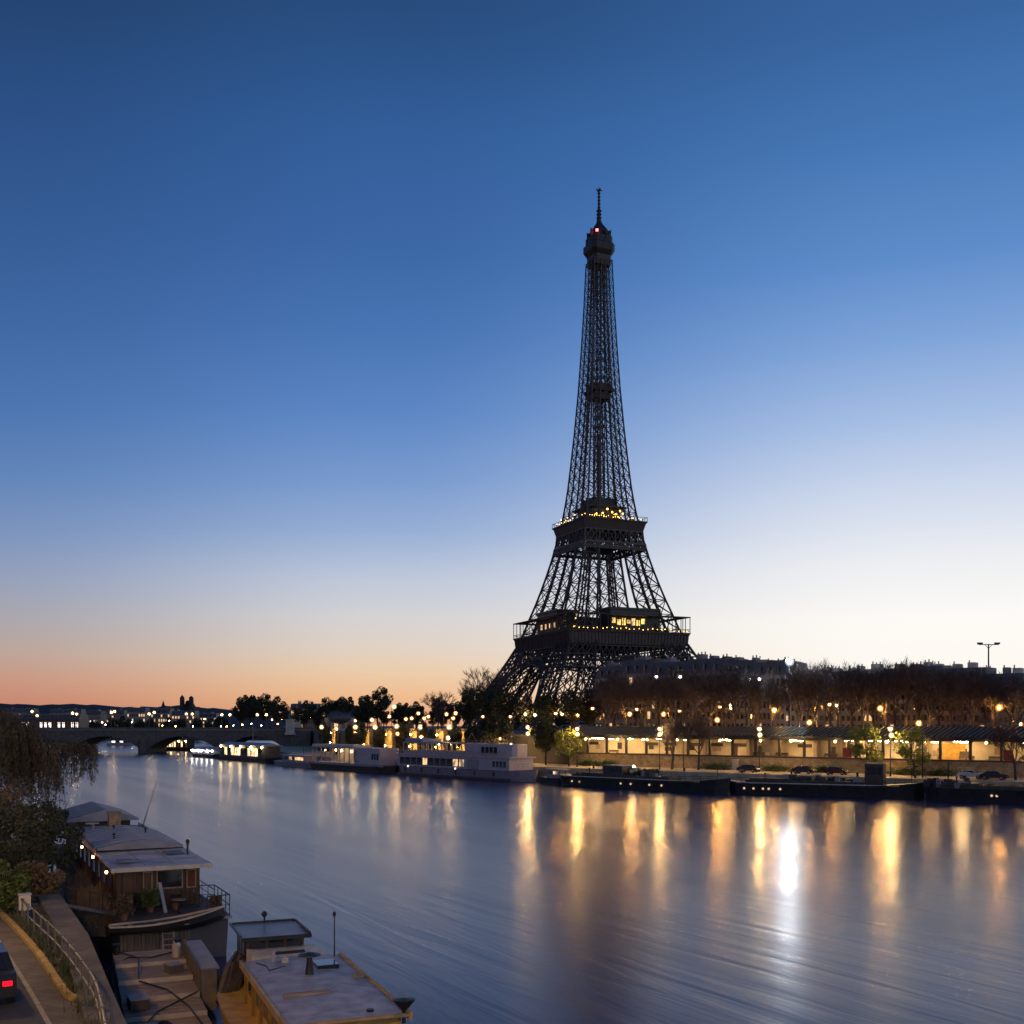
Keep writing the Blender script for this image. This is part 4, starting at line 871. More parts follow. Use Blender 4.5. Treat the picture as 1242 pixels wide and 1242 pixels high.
# the dark barges
PORTM = emis('porthole_light', (1, .62, .30), .75)
def barge(p0, p1, lab, B=5.1, fb=1.7, ports=(), wheel=None, cargo=None, wl=None, flip=False, stripe=True):
    r, L_ = boat_root('river_barge', lab, 'barge', p0, p1, 'dark barges moored along the far quay'); X1 = lambda f: f * L_
    fix(hull(L_, B, fb, 4, 2.5, .8).build('hull', HULL, r))
    if stripe: MB().box(X1(.06), X1(.88), .02, .22, fb, fb + .16).build('rubbing_strake', CREAM, r)
    cb = MB().box(X1(.10), X1(.70), .8, B - .8, fb, fb + .55); cb.box(X1(.12), X1(.34), 1.1, B - 1.1, fb + .55, fb + .8); cb.build('hatch_cover', RUST, r)
    for f in ports: put('porthole', MB().tube([(0, -.05, 0), (0, .05, 0)], .2, 8).mesh('porthole', PORTM), r, (X1(f), .0, fb * .55))
    if wheel:
        a, b, h = wheel; w = MB().box(X1(a), X1(b), .9, B - .9, fb, fb + h).build('wheelhouse', HULL2, r); winrow(w, X1(a) + .15, X1(b) - .15, 3, fb + h * .5, fb + h * .85, .9, .2, .0); MB().box(X1(a) - .25, X1(b) + .25, .6, B - .6, fb + h, fb + h + .12).build('roof', FELT2, w)
    if cargo:
        for k in range(16):
            m_ = MB()
            x = X1(random.uniform(*cargo)); y = random.uniform(1, B - 1.2); q = random.uniform(.3, .8); m_.box(x - q, x + q, y - .3, y + .4, fb + .3, fb + .5 + random.uniform(.3, 1.1)).box(x - q * .8, x + q * .7, y - .25, y + .3, fb - .01, fb + .3); m_.build('deck_box', random.choice((RUST, METAL, HULL2, FELT2)), r)
    for k in range(7):
        x = X1(.07 + k * .125 + random.uniform(-.02, .02)); MB().tube([(x + .3 * cos(t * pi / 6), -.08, fb - .55 + .3 * sin(t * pi / 6)) for t in range(13)], .09, 6, cap=False).tube([(x, 0, fb + .1), (x, -.08, fb - .3)], .025, 4).build('tyre_fender', RUBBER, r)
    for f in (.06, .9): MB().tube([(X1(f), B * .6, fb + .3), (X1(f) + 2.0, B + 2.2, 3.15), (X1(f) + 3.4, B + 4.2, 3.35)], .035, 4).build('mooring_line', WOODP, r)
    for k in range(5): x = X1(.12 + k * .13); MB().box(x, x + .5, 1.4, B - 1.4, fb + .55, fb + .66).build('skylight', GLASS, r)
    MB().tube([(X1(.2), B * .3, fb + .5), (X1(.2), B * .3, fb + 1.6)], .09, 6).lathe([(.2, 0), (.2, .1), (.03, .2)], (X1(.2), B * .3, fb + 1.6), 8).build('stove_pipe', METAL, r)
    rail(MB(), [(X1(.03), .4, fb + .2), (X1(.3), .1, fb)], .8, .05).build('railing', METAL, r)
    rail(MB(), [(X1(.72), .5, fb), (X1(.95), .9, fb + .3)], .8, .06).build('railing', METAL, r)
    MB().tube([(X1(.93), B / 2, fb), (X1(.93), B / 2, fb + 3.0)], .06, 5).build('mast', METAL, r)
    return r, L_
b1, Lb = barge((672, 953), (876, 964), 'long dark barge with a planted roof terrace and pale rail below the second double lamp', 5.4, 2.0, (.12, .17, .43, .49, .60, .67), (.30, .42, 2.3), (.44, .6))
m_ = MB(); [m_.ball((Lb * random.uniform(.30, .60), 2.5 + random.uniform(-1, 1), 2.9 + random.uniform(0, .6)), random.uniform(.4, .7), 6, 4) for _ in range(26)]
m_.build('terrace_plants', LEAFD, b1)
put('deck_light', MB().ball((0, 0, 0), .2, 6, 4).mesh('deck_light', COOL_S), b1, (Lb * .485, 1.2, 4.3))
barge((880, 963), (1122, 970), 'dark barge with lit portholes and a box wheelhouse, under the parked cars', 5.2, 2.0, (.10, .15, .20, .23, .29), (.71, .80, 3.6), (.3, .68))
barge((1118, 971), (1330, 979), 'black barge at the right edge carrying deck clutter', 5.4, 2.1, (.42, .45), None, (.02, .3), stripe=False)
r, L_ = boat_root('work_boat', 'small dark work boat between the white cruise boat and the long barge', 'work boat', (650, 950), (684, 953)); fix(hull(L_, 4, 1.3, 2.5, 1).build('hull', HULL, r)); w = MB().box(L_ * .3, L_ * .7, .8, 3.2, 1.3, 3.0).build('wheelhouse', WHITE2, r); winrow(w, L_ * .33, L_ * .67, 2, 2.1, 2.7, .8, .3, .3)
MB().box(L_ * .27, L_ * .73, .6, 3.4, 3.0, 3.15).build('roof', CREAM, w)

# ---------------------------------------------------------------- parked cars on the lower quay
def car_meshes(paint):
    prof = [(-2.1, .35), (-2.12, .75), (-1.95, .98), (-1.55, 1.02), (-1.0, 1.42), (.45, 1.46), (1.15, 1.0), (1.95, .86), (2.15, .62), (2.12, .35)]
    b = MB(); n = len(prof)
    for y, k in ((-.86, 0), (-.78, 1), (.78, 1), (.86, 0)):
        for x, z in prof: b.v.append((x, (y * (.86 if z > 1.1 else 1)), z))
    for s in range(3):
        for i in range(n): j = (i + 1) % n; b.f.append((s * n + i, s * n + j, (s + 1) * n + j, (s + 1) * n + i))
    b.f.append(tuple(range(n))); b.f.append(tuple(3 * n + i for i in range(n))[::-1])
    g = MB()
    for sgn in (-1, 1):
        y = sgn * .80
        g.add([(-1.35, sgn * .85, 1.04), (.95, sgn * .85, 1.04), (.38, y * .95, 1.40), (-.98, y * .95, 1.38)], [(0, 1, 2, 3)])
    g.add([(1.2, -.66, 1.03), (1.2, .66, 1.03), (.52, .6, 1.45), (.52, -.6, 1.45)], [(0, 1, 2, 3)]).add([(-1.60, -.66, 1.05), (-1.60, .66, 1.05), (-1.05, .6, 1.43), (-1.05, -.6, 1.43)], [(0, 1, 2, 3)])
    w = MB().tube([(0, -.1, 0), (0, .1, 0)], .33, 14); ri = MB().tube([(0, -.12, 0), (0, .12, 0)], .19, 10)
    return b.mesh('body', paint), g.mesh('window', GLASS), w.mesh('wheel', RUBBER), ri.mesh('rim', GALV)
tlm = MB().box(-.04, .04, -.12, .12, -.06, .06).mesh('tail_lamp', TAILL); hlm = MB().box(-.04, .04, -.17, .17, -.07, .07).mesh('headlight', GALV)
def car(paint, label, x, y, z, rz, tail=False):
    bm, g, w, ri = car_meshes(paint); r = root('parked_car', label, 'car', (x, y, z), rz)
    put('body', bm, r); put('window', g, r)
    for sx in (-1.32, 1.32):
        for sy in (-.78, .78): o = put('wheel', w, r, (sx, sy, .33)); put('rim', ri, o)
    for sy in (-.62, .62): put('tail_lamp', tlm if tail else MATS_TL, r, (-2.12, sy, .74)); put('headlight', hlm, r, (2.12, sy, .66))
    return r
MATS_TL = MB().box(-.04, .04, -.17, .17, -.08, .08).mesh('tail_lamp', CARR)
for px, off, paint, lab in ((908, 5, CARD, 'black car on the lower quay left of the maroon car'), (975, 6, CARD, 'dark hatchback on the quay above the portholes'), (1015, 5.5, CARR, 'maroon car right of the dark hatchback'), (1178, 6, CARS, 'silver car on the quay near the right edge'), (1206, 5, CARD, 'dark car just right of the silver car')):
    X, Y = on_bank(px, off); X2, Y2 = on_bank(px + 4, off); car(paint, lab, X, Y, QZ, atan2(Y2 - Y, X2 - X) + (pi if px in (1178,) else 0) * 0)
# things on the quay: bollards, panel, poles
bm_ = MB().lathe([(.28, 0), (.2, .1), (.18, .5), (.3, .6), (.3, .7), (.1, .78)], n=8).mesh('bollard', METAL)
for i, px in enumerate((720, 770, 830, 900, 960, 1040, 1110, 1170)):
    X, Y = on_bank(px, 1.2); o = bpy.data.objects.new('mooring_bollard', bm_); COL.objects.link(o); o.location = (X, Y, QZ); tag(o, 'dark iron bollard on the far quay edge, %s from the left' % ORD[i], 'bollard', 'bollards on the far quay')
for px, top, lab in ((1119, 886, 'thin dark pole rising behind the dark barge wheelhouse'), (1150, 936 - 14, 'short dark pole by the clutter barge'), (829, 872, 'tall dark pole between the slim quay trees')):
    X, Y = on_bank(px, 4); o = MB().tube([(0, 0, 0), (0, 0, zat(top, Y) - QZ)], [.11, .07], 6).build('quay_pole', METAL); o.location = (X, Y, QZ); tag(o, lab, 'pole')
X, Y = on_bank(892, 13); r = root('information_pillar', 'pale upright pillar against the quay wall above the first barge bow', 'pillar', (X, Y, QZ), srz); MB().box(-.55, .55, -.3, .3, 0, 2.3).build('body', CREAM, r); MB().box(-.62, .62, -.36, .36, 2.3, 2.45).build('cap', METAL, r)
random.seed(5)
bm2 = MB()
for k in range(1600):
    a, b = rv(1).normalized(), rv(1).normalized(); p = Vector((random.gauss(0, 1.4), random.gauss(0, .4), abs(random.gauss(.5, .35)))); q = .14
    bm2.add([p - a * q, p + b * q, p + a * q, p - b * q], [(0, 1, 2, 3)])
bushm = bm2.mesh('quay_bush', LEAFG)
for i, px in enumerate((712, 735, 868, 940, 1000, 1100, 1140)):
    X, Y = on_bank(px, 12.5); o = bpy.data.objects.new('quay_bush', bushm); COL.objects.link(o); o.location = (X, Y, QZ); o.rotation_euler = (0, 0, srz); tag(o, 'low green bush at the foot of the quay wall, %s from the left' % ORD[i], 'bush', 'bushes along the quay wall')

# ---------------------------------------------------------------- near quay (left foreground)
random.seed(42)
def sheet(pts, z, name, m): return struct(MB().add([(x, y, z) for x, y in pts], [tuple(range(len(pts)))]).build(name, m))
LINE = [(-1.6, 10), (-12.4, 28.7), (-18.7, 39.2), (-27, 53), (-45, 84)]
KERB = [(-13.1, 31.6), (-17.15, 38.4), (-23.2, 47.8), (-31, 60), (-44, 81)]
sheet([(-1.6, 10), (-12.4, 28.7), (-18.7, 39.2), (-27, 53), (-45, 84), (-60, 84), (-60, 10)][::-1], 4.008, 'road', ASPH)
sheet([(-1.6, 10), (3.2, 10), (-10.9, 29.2), (-13.1, 31.6), (-17.15, 38.4), (-23.2, 47.8), (-31, 60), (-44, 81), (-45, 84), (-27, 53), (-18.7, 39.2), (-12.4, 28.7)], 4.004, 'pavement', PAVE)
def ribbon(poly, w, z, h, name, m):
    l = [(Vector(p)) for p in poly]; mb = MB(); a_, b_ = [], []
    for i, p in enumerate(l):
        t = (l[min(i + 1, len(l) - 1)] - l[max(i - 1, 0)]).normalized(); n = Vector((t.y, -t.x)); a_.append(p - n * w / 2); b_.append(p + n * w / 2)
    for i in range(len(l) - 1): mb.prism([tuple(a_[i]), tuple(b_[i]), tuple(b_[i + 1]), tuple(a_[i + 1])], z, z + h)
    return fix(mb.build(name, m))
def smooth(poly, n=6):
    r = []
    for i in range(len(poly) - 1):
        p0, p1, p2, p3 = (Vector(poly[max(i - 1, 0)]), Vector(poly[i]), Vector(poly[i + 1]), Vector(poly[min(i + 2, len(poly) - 1)]))
        for k in range(n):
            t = k / n; r.append(tuple(.5 * ((2 * p1) + (p2 - p0) * t + (2 * p0 - 5 * p1 + 4 * p2 - p3) * t * t + (3 * p1 - p0 - 3 * p2 + p3) * t ** 3)))
    r.append(poly[-1]); return r
struct(ribbon(smooth(LINE), .13, 4.0, .014, 'road_marking', WLINE))
k_ = ribbon(smooth([(-12.75, 31.95)] + KERB)[0:], .2, 3.9, .24, 'kerb', KERBLIT); struct(k_)
struct(ribbon(offs(LB, -.5)[1:6], .95, 4.0, .16, 'quay_coping', brick('coping_stone', (.15, .13, .11), (.11, .095, .08), (.04, .035, .03), 1.2, 2.0)))
struct(fix(MB().prism([(a, b) for a, b in LB[1:7]] + [(a - .6, b - .3) for a, b in LB[1:7]][::-1], -1, 3.99).build('quay_wall', STONE)))
RAIL = smooth([(-8.6, 23), (-11.2, 29), (-12.75, 32), (-15.95, 37.5), (-20.6, 44.8), (-27.4, 56), (-37, 72)], 5)
RAILM = mat('railing_paint', (.15, .13, .11), .5, .3, 5, .4)
rr_ = root('quay_railing', 'pale metal two-bar railing along the promenade edge above the houseboats', 'railing', (0, 0, 0))
RV = [Vector((x, y, 4.0)) for x, y in RAIL]
tb = MB(); tb.tube([v + Vector((0, 0, .85)) for v in RV], .032, 6); tb.build('top_rail', RAILM, rr_)
tb = MB(); tb.tube([v + Vector((0, 0, .40)) for v in RV], .025, 6); tb.build('lower_rail', RAILM, rr_)
pm = MB().tube([(0, 0, 0), (0, 0, .88)], .034, 6).box(-.08, .08, -.08, .08, 0, .05).box(-.05, .05, -.05, .05, .80, .90).mesh('post', RAILM)
acc = 0; last = RV[0]
for a, b in zip(RV, RV[1:]):
    d = (b - a).length; t = 0
    while acc + (d - t) >= 1.5: t += 1.5 - acc; acc = 0; put('post', pm, rr_, tuple(a.lerp(b, t / d)))
    acc += d - t
p = Vector(RAIL[18]); q = Vector(P(31, 1112, 4.0)); r = root('meter_box', 'pale white box fixed to the promenade railing', 'box', (q.x + .12, q.y - .35, 4.0), radians(30)); MB().box(-.22, .22, -.16, .16, .35, .98).build('body', CREAM, r); MB().box(-.25, .25, -.19, .19, .98, 1.03).build('lid', WHITE, r); MB().tube([(0, 0, 0), (0, 0, .4)], .05, 6).build('post', GALV, r)
wd = MB()
for k in range(1900):
    i = random.random() * (len(RV) - 1); j = int(i); c = RV[j].lerp(RV[j + 1], i - j); 
    c = c + Vector((random.gauss(-.15, .20), random.gauss(0, .1), 0)); hgt = random.uniform(.06, .32) * (1.6 if sin(i * 2.1) > .4 else .8); a = random.uniform(0, 6.28)
    dx, dy = cos(a) * .035, sin(a) * .035; lean = rv(.1); wd.add([(c.x - dx, c.y - dy, 4.0), (c.x + dx, c.y + dy, 4.0), (c.x + lean.x, c.y + lean.y, 4.0 + hgt)], [(0, 1, 2)])
struct(wd.build('grass', GRASSM), 'stuff')
# street lamp that lights the promenade, and a dark car added in place of red tail-light trails
LIT = emis('promenade_lamp', (1, .56, .17), 480)
LIT_FILL = emis('added_fill_lamp', (1, .54, .16), 1500)  # for an added out-of-view lamp that warms the shaded pontoon
def near_lamp(x, y, lab, m=None):
    r = root('street_lamp', lab, 'street lamp', (x, y, 4)); MB().tube([(0, 0, 0), (0, 0, 1), (0, 0, 1.1), (0, 0, 7.5)], [.14, .12, .08, .06], 8).tube([(0, 0, 7.2), (.8, 0, 8.0), (1.6, 0, 8.1)], .045, 6).build('post', METAL, r)
    put('lamp_globe', MB().ball((0, 0, 0), .3, 10, 6).mesh('lamp_globe', m or LIT), r, (1.6, 0, 7.9)); MB().lathe([(.05, .5), (.42, .3), (.44, .22)], (1.6, 0, 7.9), 10).build('lamp_shade', METAL, r)
near_lamp(-10.5, 15, 'unseen promenade lamp added to warm the pontoon, before the lower left corner', LIT_FILL); near_lamp(-22.5, 37, 'promenade lamp beside the road at the lower left'); near_lamp(-34, 55, 'promenade lamp beside the road nearer the willow')
random.seed(8)
car(CARD, 'added dark car at the lower left corner, red tail lamps standing in for trails', -15.8, 31.6, 4.01, atan2(.86, -.52), tail=True)

# ---------------------------------------------------------------- big houseboat
HA = root('houseboat', 'large wooden houseboat with stepped grey felt roofs moored by the promenade', 'houseboat', (-21.2, 57.5, 0), radians(27.3))
HLm = HULL2
HA.scale = (.84, 1, 1)
hb = MB()
def hullbox(x0, x1, y0, y1, z, b=.35): return [(x0 + b, y0, -1), (x1 - b, y0, -1), (x1 - b, y1, -1), (x0 + b, y1, -1), (x0, y0, z), (x1, y0, z), (x1, y1, z), (x0, y1, z)]
hb.add(hullbox(-.5, 5.9, -4.4, 36, 2.0, .2), [(3, 2, 1, 0), (4, 5, 6, 7), (0, 1, 5, 4), (1, 2, 6, 5), (2, 3, 7, 6), (3, 0, 4, 7)]); hb.build('hull', mat('hull_slate', (.065, .065, .078), .5, .3, .8), HA)
pk = MB()
for k in range(20): x = -.48 + k * .205; pk.box(x, x + .185, -4.48, -4.41, .2, 1.95 + (k % 3) * .03)
pk.build('stern_planking', GREYW, HA)
MB().box(-.6, 6.0, -4.55, 36, 2.0, 2.12).build('deck', RUST, HA)
MB().box(3.6, 6.06, -4.62, -4.56, 1.98, 2.12).box(6.01, 6.07, -4.6, 30, 1.98, 2.12).build('gunwale', WHITE, HA)
# walls built of vertical boards
def boards(x0, y0, x1, y1, z0, z1, m, name, parent, w=.22, th=.05):
    a, b = Vector((x0, y0, 0)), Vector((x1, y1, 0)); d = (b - a); n = int(d.length / w); u = d.normalized(); nn = Vector((u.y, -u.x, 0)); mb = MB()
    for i in range(n):
        p = a + u * (i * d.length / n); q = a + u * ((i + 1) * d.length / n - .025); t = th * (1 + .5 * (i % 2)) * (1 + random.random() * .4)
        mb.prism([(p.x, p.y), (p.x + nn.x * t, p.y + nn.y * t), (q.x + nn.x * t, q.y + nn.y * t), (q.x, q.y)], z0, z1)
    return fix(mb.build(name, m, parent))
MB().box(.05, 5.15, .05, 26, 2.12, 4.28).box(.3, 5.0, 26, 34, 2.12, 4.7).build('cabin', WOODD, HA)
boards(0, 0.05, 0, 26, 2.13, 4.27, WOODD, 'side_cladding', HA, th=-.05); boards(.0, 0.05, 5.2, .05, 2.13, 4.27, WOODD, 'front_cladding', HA, w=.3, th=.04)
for k in range(9): MB().box(-.14, -.09, 1.2 + k * 2.7, 2.2 + k * 2.7, 3.0, 3.9).build('window', GLASS, HA)
def fwin(x0, x1, z0, z1, m=GLASS):
    w = MB().box(x0, x1, -.06, -.045, z0, z1).build('window', m, HA)
    g = .08; MB().box(x0 - g, x0, -.1, .0, z0 - g, z1 + g).box(x1, x1 + g, -.1, .0, z0 - g, z1 + g).box(x0, x1, -.1, .0, z1, z1 + g).box(x0, x1, -.1, .0, z0 - g, z0).build('frame', mat('frame_tan', (.26, .19, .12), .7, .2, 3), w)
fwin(1.65, 2.1, 3.1, 4.0, WOODD); fwin(2.5, 4.0, 3.15, 4.05); fwin(4.38, 4.85, 3.12, 4.02, mat('curtain_red', (.12, .035, .02), .9, .3, 5))
MB().box(.35, 1.05, -.07, -.03, 2.13, 4.1).build('door', WOODD, HA)
# roofs, each a little different
def gable(x0, x1, y0, y1, ze, zr, th, m, name='roof'):
    c = (x0 + x1) / 2 + .2
    return fix(MB().xzprism([(x0, ze), (x1, ze), (x1, ze + th), ((c + x1) / 2, (ze + zr) / 2 + th * 1.25), (c, zr + th), ((c + x0) / 2, (ze + zr) / 2 + th * 1.2), (x0, ze + th)], y0, y1).build(name, m, HA))
fix(MB().add([(-.4, -.75, 4.22), (5.75, -.75, 4.34), (5.6, 7, 4.45), (-.4, 7, 4.40), (-.4, -.75, 4.32), (5.75, -.75, 4.44), (5.6, 7, 4.55), (-.4, 7, 4.5)], [(3, 2, 1, 0), (4, 5, 6, 7), (0, 1, 5, 4), (1, 2, 6, 5), (2, 3, 7, 6), (3, 0, 4, 7)]).build('roof', FELT, HA))
MB().box(-.45, 5.8, -.83, -.76, 4.2, 4.42).build('fascia', CREAM, HA)
gable(-.35, 5.5, 6.4, 17, 4.62, 5.02, .14, FELT2); gable(-.3, 5.4, 17, 25.2, 4.30, 4.34, .1, FELT)
gable(-.5, 5.6, 25, 34.5, 4.8, 5.55, .14, FELT2)
MB().box(-.4, -.33, 7, 25, 4.3, 4.6).box(5.5, 5.58, 6.8, 25, 4.3, 4.62).build('gutter', CREAM, HA)
rs = MB()
for y in (1.8, 4.4, 9.3, 11.9, 14.4, 19, 21.2, 23.4): rs.box(-.3, 5.4, y, y + .035, 4.62 if 7 < y < 17 else 4.50, 4.63 if 7 < y < 17 else 4.53) if not 7 < y < 17 else None
for x in (1.6, 3.4): rs.box(x, x + .03, -.7, 6.3, 4.505, 4.535); rs.box(x, x + .03, 17, 25, 4.44, 4.49)
rs.build('roof_seam', FELT2, HA)
for k in range(8): gable(-.36, 5.51, 7.6 + k * 1.25, 7.66 + k * 1.25, 4.645, 5.045, .14, FELT, 'roof_batten')
for k in range(7): gable(-.51, 5.61, 26.2 + k * 1.2, 26.27 + k * 1.2, 4.825, 5.575, .14, FELT, 'roof_batten')
for x, y in ((1.2, 9.5), (3.9, 12.2), (2.0, 15.2)): MB().tube([(x, y, 4.7), (x, y, 5.25)], .06, 8).lathe([(.12, 0), (.12, .08), (.02, .14)], (x, y, 5.22), 8).build('roof_vent', METAL, HA)
for x0, x1, y0, y1 in ((.3, 1.3, 1.0, 2.4), (3.8, 5.0, 3.6, 5.2)): MB().box(x0, x1, y0, y1, 4.515, 4.56).build('roof_patch', FELT2 if x0 < 1 else ZINC, HA)
MB().box(3.2, 4.2, 20, 21.4, 4.4, 4.62).build('skylight', GLASS, HA)
c = MB().box(2.1, 3.0, 18.2, 19.2, 4.4, 5.85).box(2.0, 3.1, 18.1, 19.3, 5.85, 5.95).build('chimney', mat('chimney_tan', (.30, .20, .12), .8, .4, 3), HA); MB().tube([(.9, 18.4, 4.4), (.9, 18.4, 5.1), (.6, 18.4, 5.25)], .09, 8).box(.3, 1.3, 18.2, 18.6, 5.2, 5.27).build('vent_pipe', WHITE, HA)
MB().tube([(5.1, 3.2, 4.5), (5.1, 3.2, 5.2)], .07, 8).lathe([(.14, 0), (.14, .18), (.02, .26)], (5.1, 3.2, 5.15), 8).build('stove_pipe', METAL, HA)
MB().tube([(5.4, 22, 4.5), (7.2, 25, 7.8)], [.03, .015], 5).tube([(5.4, 22.3, 4.5), (7.0, 25, 7.6)], [.02, .01], 5).build('antenna', METAL, HA)
wl_ = MB().ball((0, 0, 0), .10, 8, 5).mesh('wall_lamp', emis('houseboat_lamp', (1, .62, .28), 25))
wl2 = MB().ball((0, 0, 0), .09, 8, 5).mesh('wall_lamp', emis('houseboat_lamp_dim', (1, .42, .12), 26))
put('wall_lamp', wl_, HA, (-.55, 26, 4.4)); put('wall_lamp', wl2, HA, (-.55, 7.1, 4.2)); put('wall_lamp', wl2, HA, (-.45, 1.3, 4.0)); put('wall_lamp', wl2, HA, (-.5, 14, 4.1))
# deck furniture of the houseboat
rl = MB(); rail(rl, [(5.1, -.3, 2.12), (6.0, -.5, 2.12), (6.0, -4.3, 2.12), (4.6, -4.4, 2.12)], 1.05, .05, .8); rail(rl, [(-.5, -4.3, 2.12), (-.5, 0, 2.12)], .9, .04, 1.1); rail(rl, [(6.0, -.5, 2.12), (6.0, 18, 2.12)], .8, .04, 1.6); rl.build('railing', METAL, HA)
def loc(o, x, y): v = Matrix.Rotation(radians(27.3), 3, 'Z') @ Vector((x * .84, y, 0)); return (-21.2 + v.x, 57.5 + v.y)
def onboat(name, lab, cat, x, y, z=2.12, rz=0): a, b = loc(None, x, y); return root(name, lab, cat, (a, b, z), radians(27.3) + rz)
def pot_plant(x, y, h, lab, leafm, n=500, z=2.12, pr=.22):
    r = onboat('potted_plant', lab, 'plant', x, y, z); MB().lathe([(pr * .7, 0), (pr, .32), (pr * 1.1, .36)], n=10).build('pot', BRICKC, r); c = MB()
    for k in range(n):
        d = rv(1); p_ = Vector((d.x * h * .45, d.y * h * .45, .3 + h * .5 + d.z * h * .45)); a, b = rv(1).normalized(), rv(1).normalized(); q = .055; c.add([p_ - a * q * 1.5, p_ + b * q, p_ + a * q * 1.5, p_ - b * q], [(0, 1, 2, 3)])
    c.build('leaves', leafm, r)
pot_plant(1.75, -1.6, .95, 'bright green potted shrub on the houseboat front deck', LEAFG, 900)
pot_plant(.2, -2.0, .8, 'dull brown potted shrub at the left of the houseboat deck', LEAFB); pot_plant(-.1, -3.4, .9, 'dry potted plant at the deck corner by the gangway', LEAFB); pot_plant(.8, -1.0, .7, 'small potted plant beside the houseboat door', LEAFD)
pot_plant(3.4, -1.2, .5, 'low potted plant under the wide houseboat window', LEAFD); pot_plant(5.4, -3.2, .6, 'pale flowering pot inside the black corner railing', LEAFB)
r = onboat('leaning_board', 'pale weathered board leaning against the houseboat front', 'board', 2.6, -1.5); MB().add([(-.09, -.6, 0), (.09, -.6, 0), (.02, 0.9, 1.4), (-.16, .9, 1.4), (-.09, -.54, 0), (.09, -.54, 0), (.02, .96, 1.4), (-.16, .96, 1.4)], [(0, 1, 2, 3), (7, 6, 5, 4), (0, 4, 5, 1), (3, 2, 6, 7), (1, 5, 6, 2), (0, 3, 7, 4)]).build('board', WHITE, r)
def bicycle(x, y, lab, rz):
    r = onboat('bicycle', lab, 'bicycle', x, y, 2.12, rz)
    for wx in (-.52, .52):
        w = MB().tube([(wx + .33 * cos(a * pi / 10), 0, .35 + .33 * sin(a * pi / 10)) for a in range(21)], .022, 5, cap=False); w.build('wheel', RUBBER, r)
    f = MB(); A, Bq, C_, D = (-.52, 0, .35), (-.1, 0, .32), (-.22, 0, .82), (.38, 0, .80)
    for p_, q_ in ((A, Bq), (A, C_), (Bq, C_), (Bq, D), (C_, D), (D, (.52, 0, .35))): f.tube([p_, q_], .018, 5)
    f.build('frame', METAL, r); MB().tube([(.38, 0, .8), (.36, 0, 1.0)], .015, 5).tube([(.36, -.25, 1.02), (.42, 0, 1.0), (.36, .25, 1.02)], .015, 5).build('handlebar', GALV, r); MB().prism([(-.38, -.06), (-.1, -.02), (-.1, .02), (-.38, .06)], .88, .93).tube([(-.22, 0, .8), (-.22, 0, .9)], .014, 5).build('saddle', RUBBER, r)
bicycle(4.1, -1.1, 'bicycle leaning beneath the wide houseboat window', .05)
r = onboat('deck_table', 'small grey round table on the houseboat deck', 'table', 3.3, -2.5); MB().lathe([(.38, .68), (.38, .72)], n=14).build('table_top', GALV, r); MB().tube([(0, 0, 0), (0, 0, .7)], .04, 6).lathe([(.22, 0), (.05, .05)], n=10).build('leg', METAL, r)
# rowing boat across the stern
r = onboat('rowing_boat', 'long narrow rowing boat with pale gunwales lying across the houseboat stern', 'rowing boat', -1.15, -5.15, 1.72, radians(-3)); n = 22; sec = []
LR = 5.5
for i in range(n + 1):
    t = i / n; w = .58 * (1 - max(0, (t - .42) / .58) ** 2.2) * (1 - max(0, (.25 - t) / .25) ** 2 * .45) + .015; zg = .42 + .62 * max(0, (t - .25) / .75) ** 1.8; zk = .0 + .48 * max(0, (t - .6) / .4) ** 2
    x = t * LR; sec.append([(x, -w, zg), (x, -w * .86, zk + (zg - zk) * .45), (x, 0, zk - .02), (x, w * .86, zk + (zg - zk) * .45), (x, w, zg)])
mb = MB()
for s_ in sec: mb.v += s_
for i in range(n):
    for j in range(4): mb.f.append((i * 5 + j, (i + 1) * 5 + j, (i + 1) * 5 + j + 1, i * 5 + j + 1))
mb.f.append((0, 1, 2, 3, 4)); mb.build('hull', HULL, r)
g = MB(); g.tube([(a[0][0], a[0][1], a[0][2] + .02) for a in sec], .055, 5); g.tube([(a[4][0], a[4][1], a[4][2] + .02) for a in sec], .055, 5); g.tube([sec[0][0], sec[0][4]], .05, 5); g.build('gunwale', mat('gunwale_pale', (.52, .42, .33), .6, .2, 3), r)
sm = MB(); [sm.box(x - .12, x + .12, -.5, .5, .34, .38) for x in (1.0, 2.4, 3.6)]; sm.build('seat', WOODP, r)
g = MB().tube([(.4, -.15, .5), (3.9, .1, .66)], .022, 5).box(.1, .5, -.22, -.08, .49, .51); g.build('oar', WOODP, r)
r = onboat('ladder', 'short metal ladder hanging on the houseboat stern below the rowing boat', 'ladder', 1.9, -4.62, .25); lm = MB()
lm.tube([(0, -.25, 0), (0, 0, 1.65)], .035, 6).tube([(.55, -.25, 0), (.55, 0, 1.65)], .035, 6).build('side_rail', WHITE, r)
for k in range(6): MB().tube([(0, -.25 + .25 * k / 6 + .02, .12 + k * .28), (.55, -.25 + .25 * k / 6 + .02, .12 + k * .28)], .025, 5).build('rung', WHITE, r)
r = root('gangway', 'weathered plank gangway from the quay to the houseboat', 'gangway', (-19.4, 50.0, 3.95), 0); a, b = loc(None, -.3, -2.2)
d = Vector((a + 19.4 + 2.4, b - 50.0 - .0, -1.7)); MB().prism([(-2.6, -.9), (-2.4, -1.4), (d.x - 2.3, d.y - .5), (d.x - 2.5, d.y)], lambda i: .12 if i < 2 else -1.72, lambda i: .2 if i < 2 else -1.64).build('planks', GREYW, r)
g = MB(); rail(g, [(-2.6, -.9, .2), (d.x - 2.5, d.y, -1.64)], .8, .035, 1.0, False); g.build('railing', METAL, r)

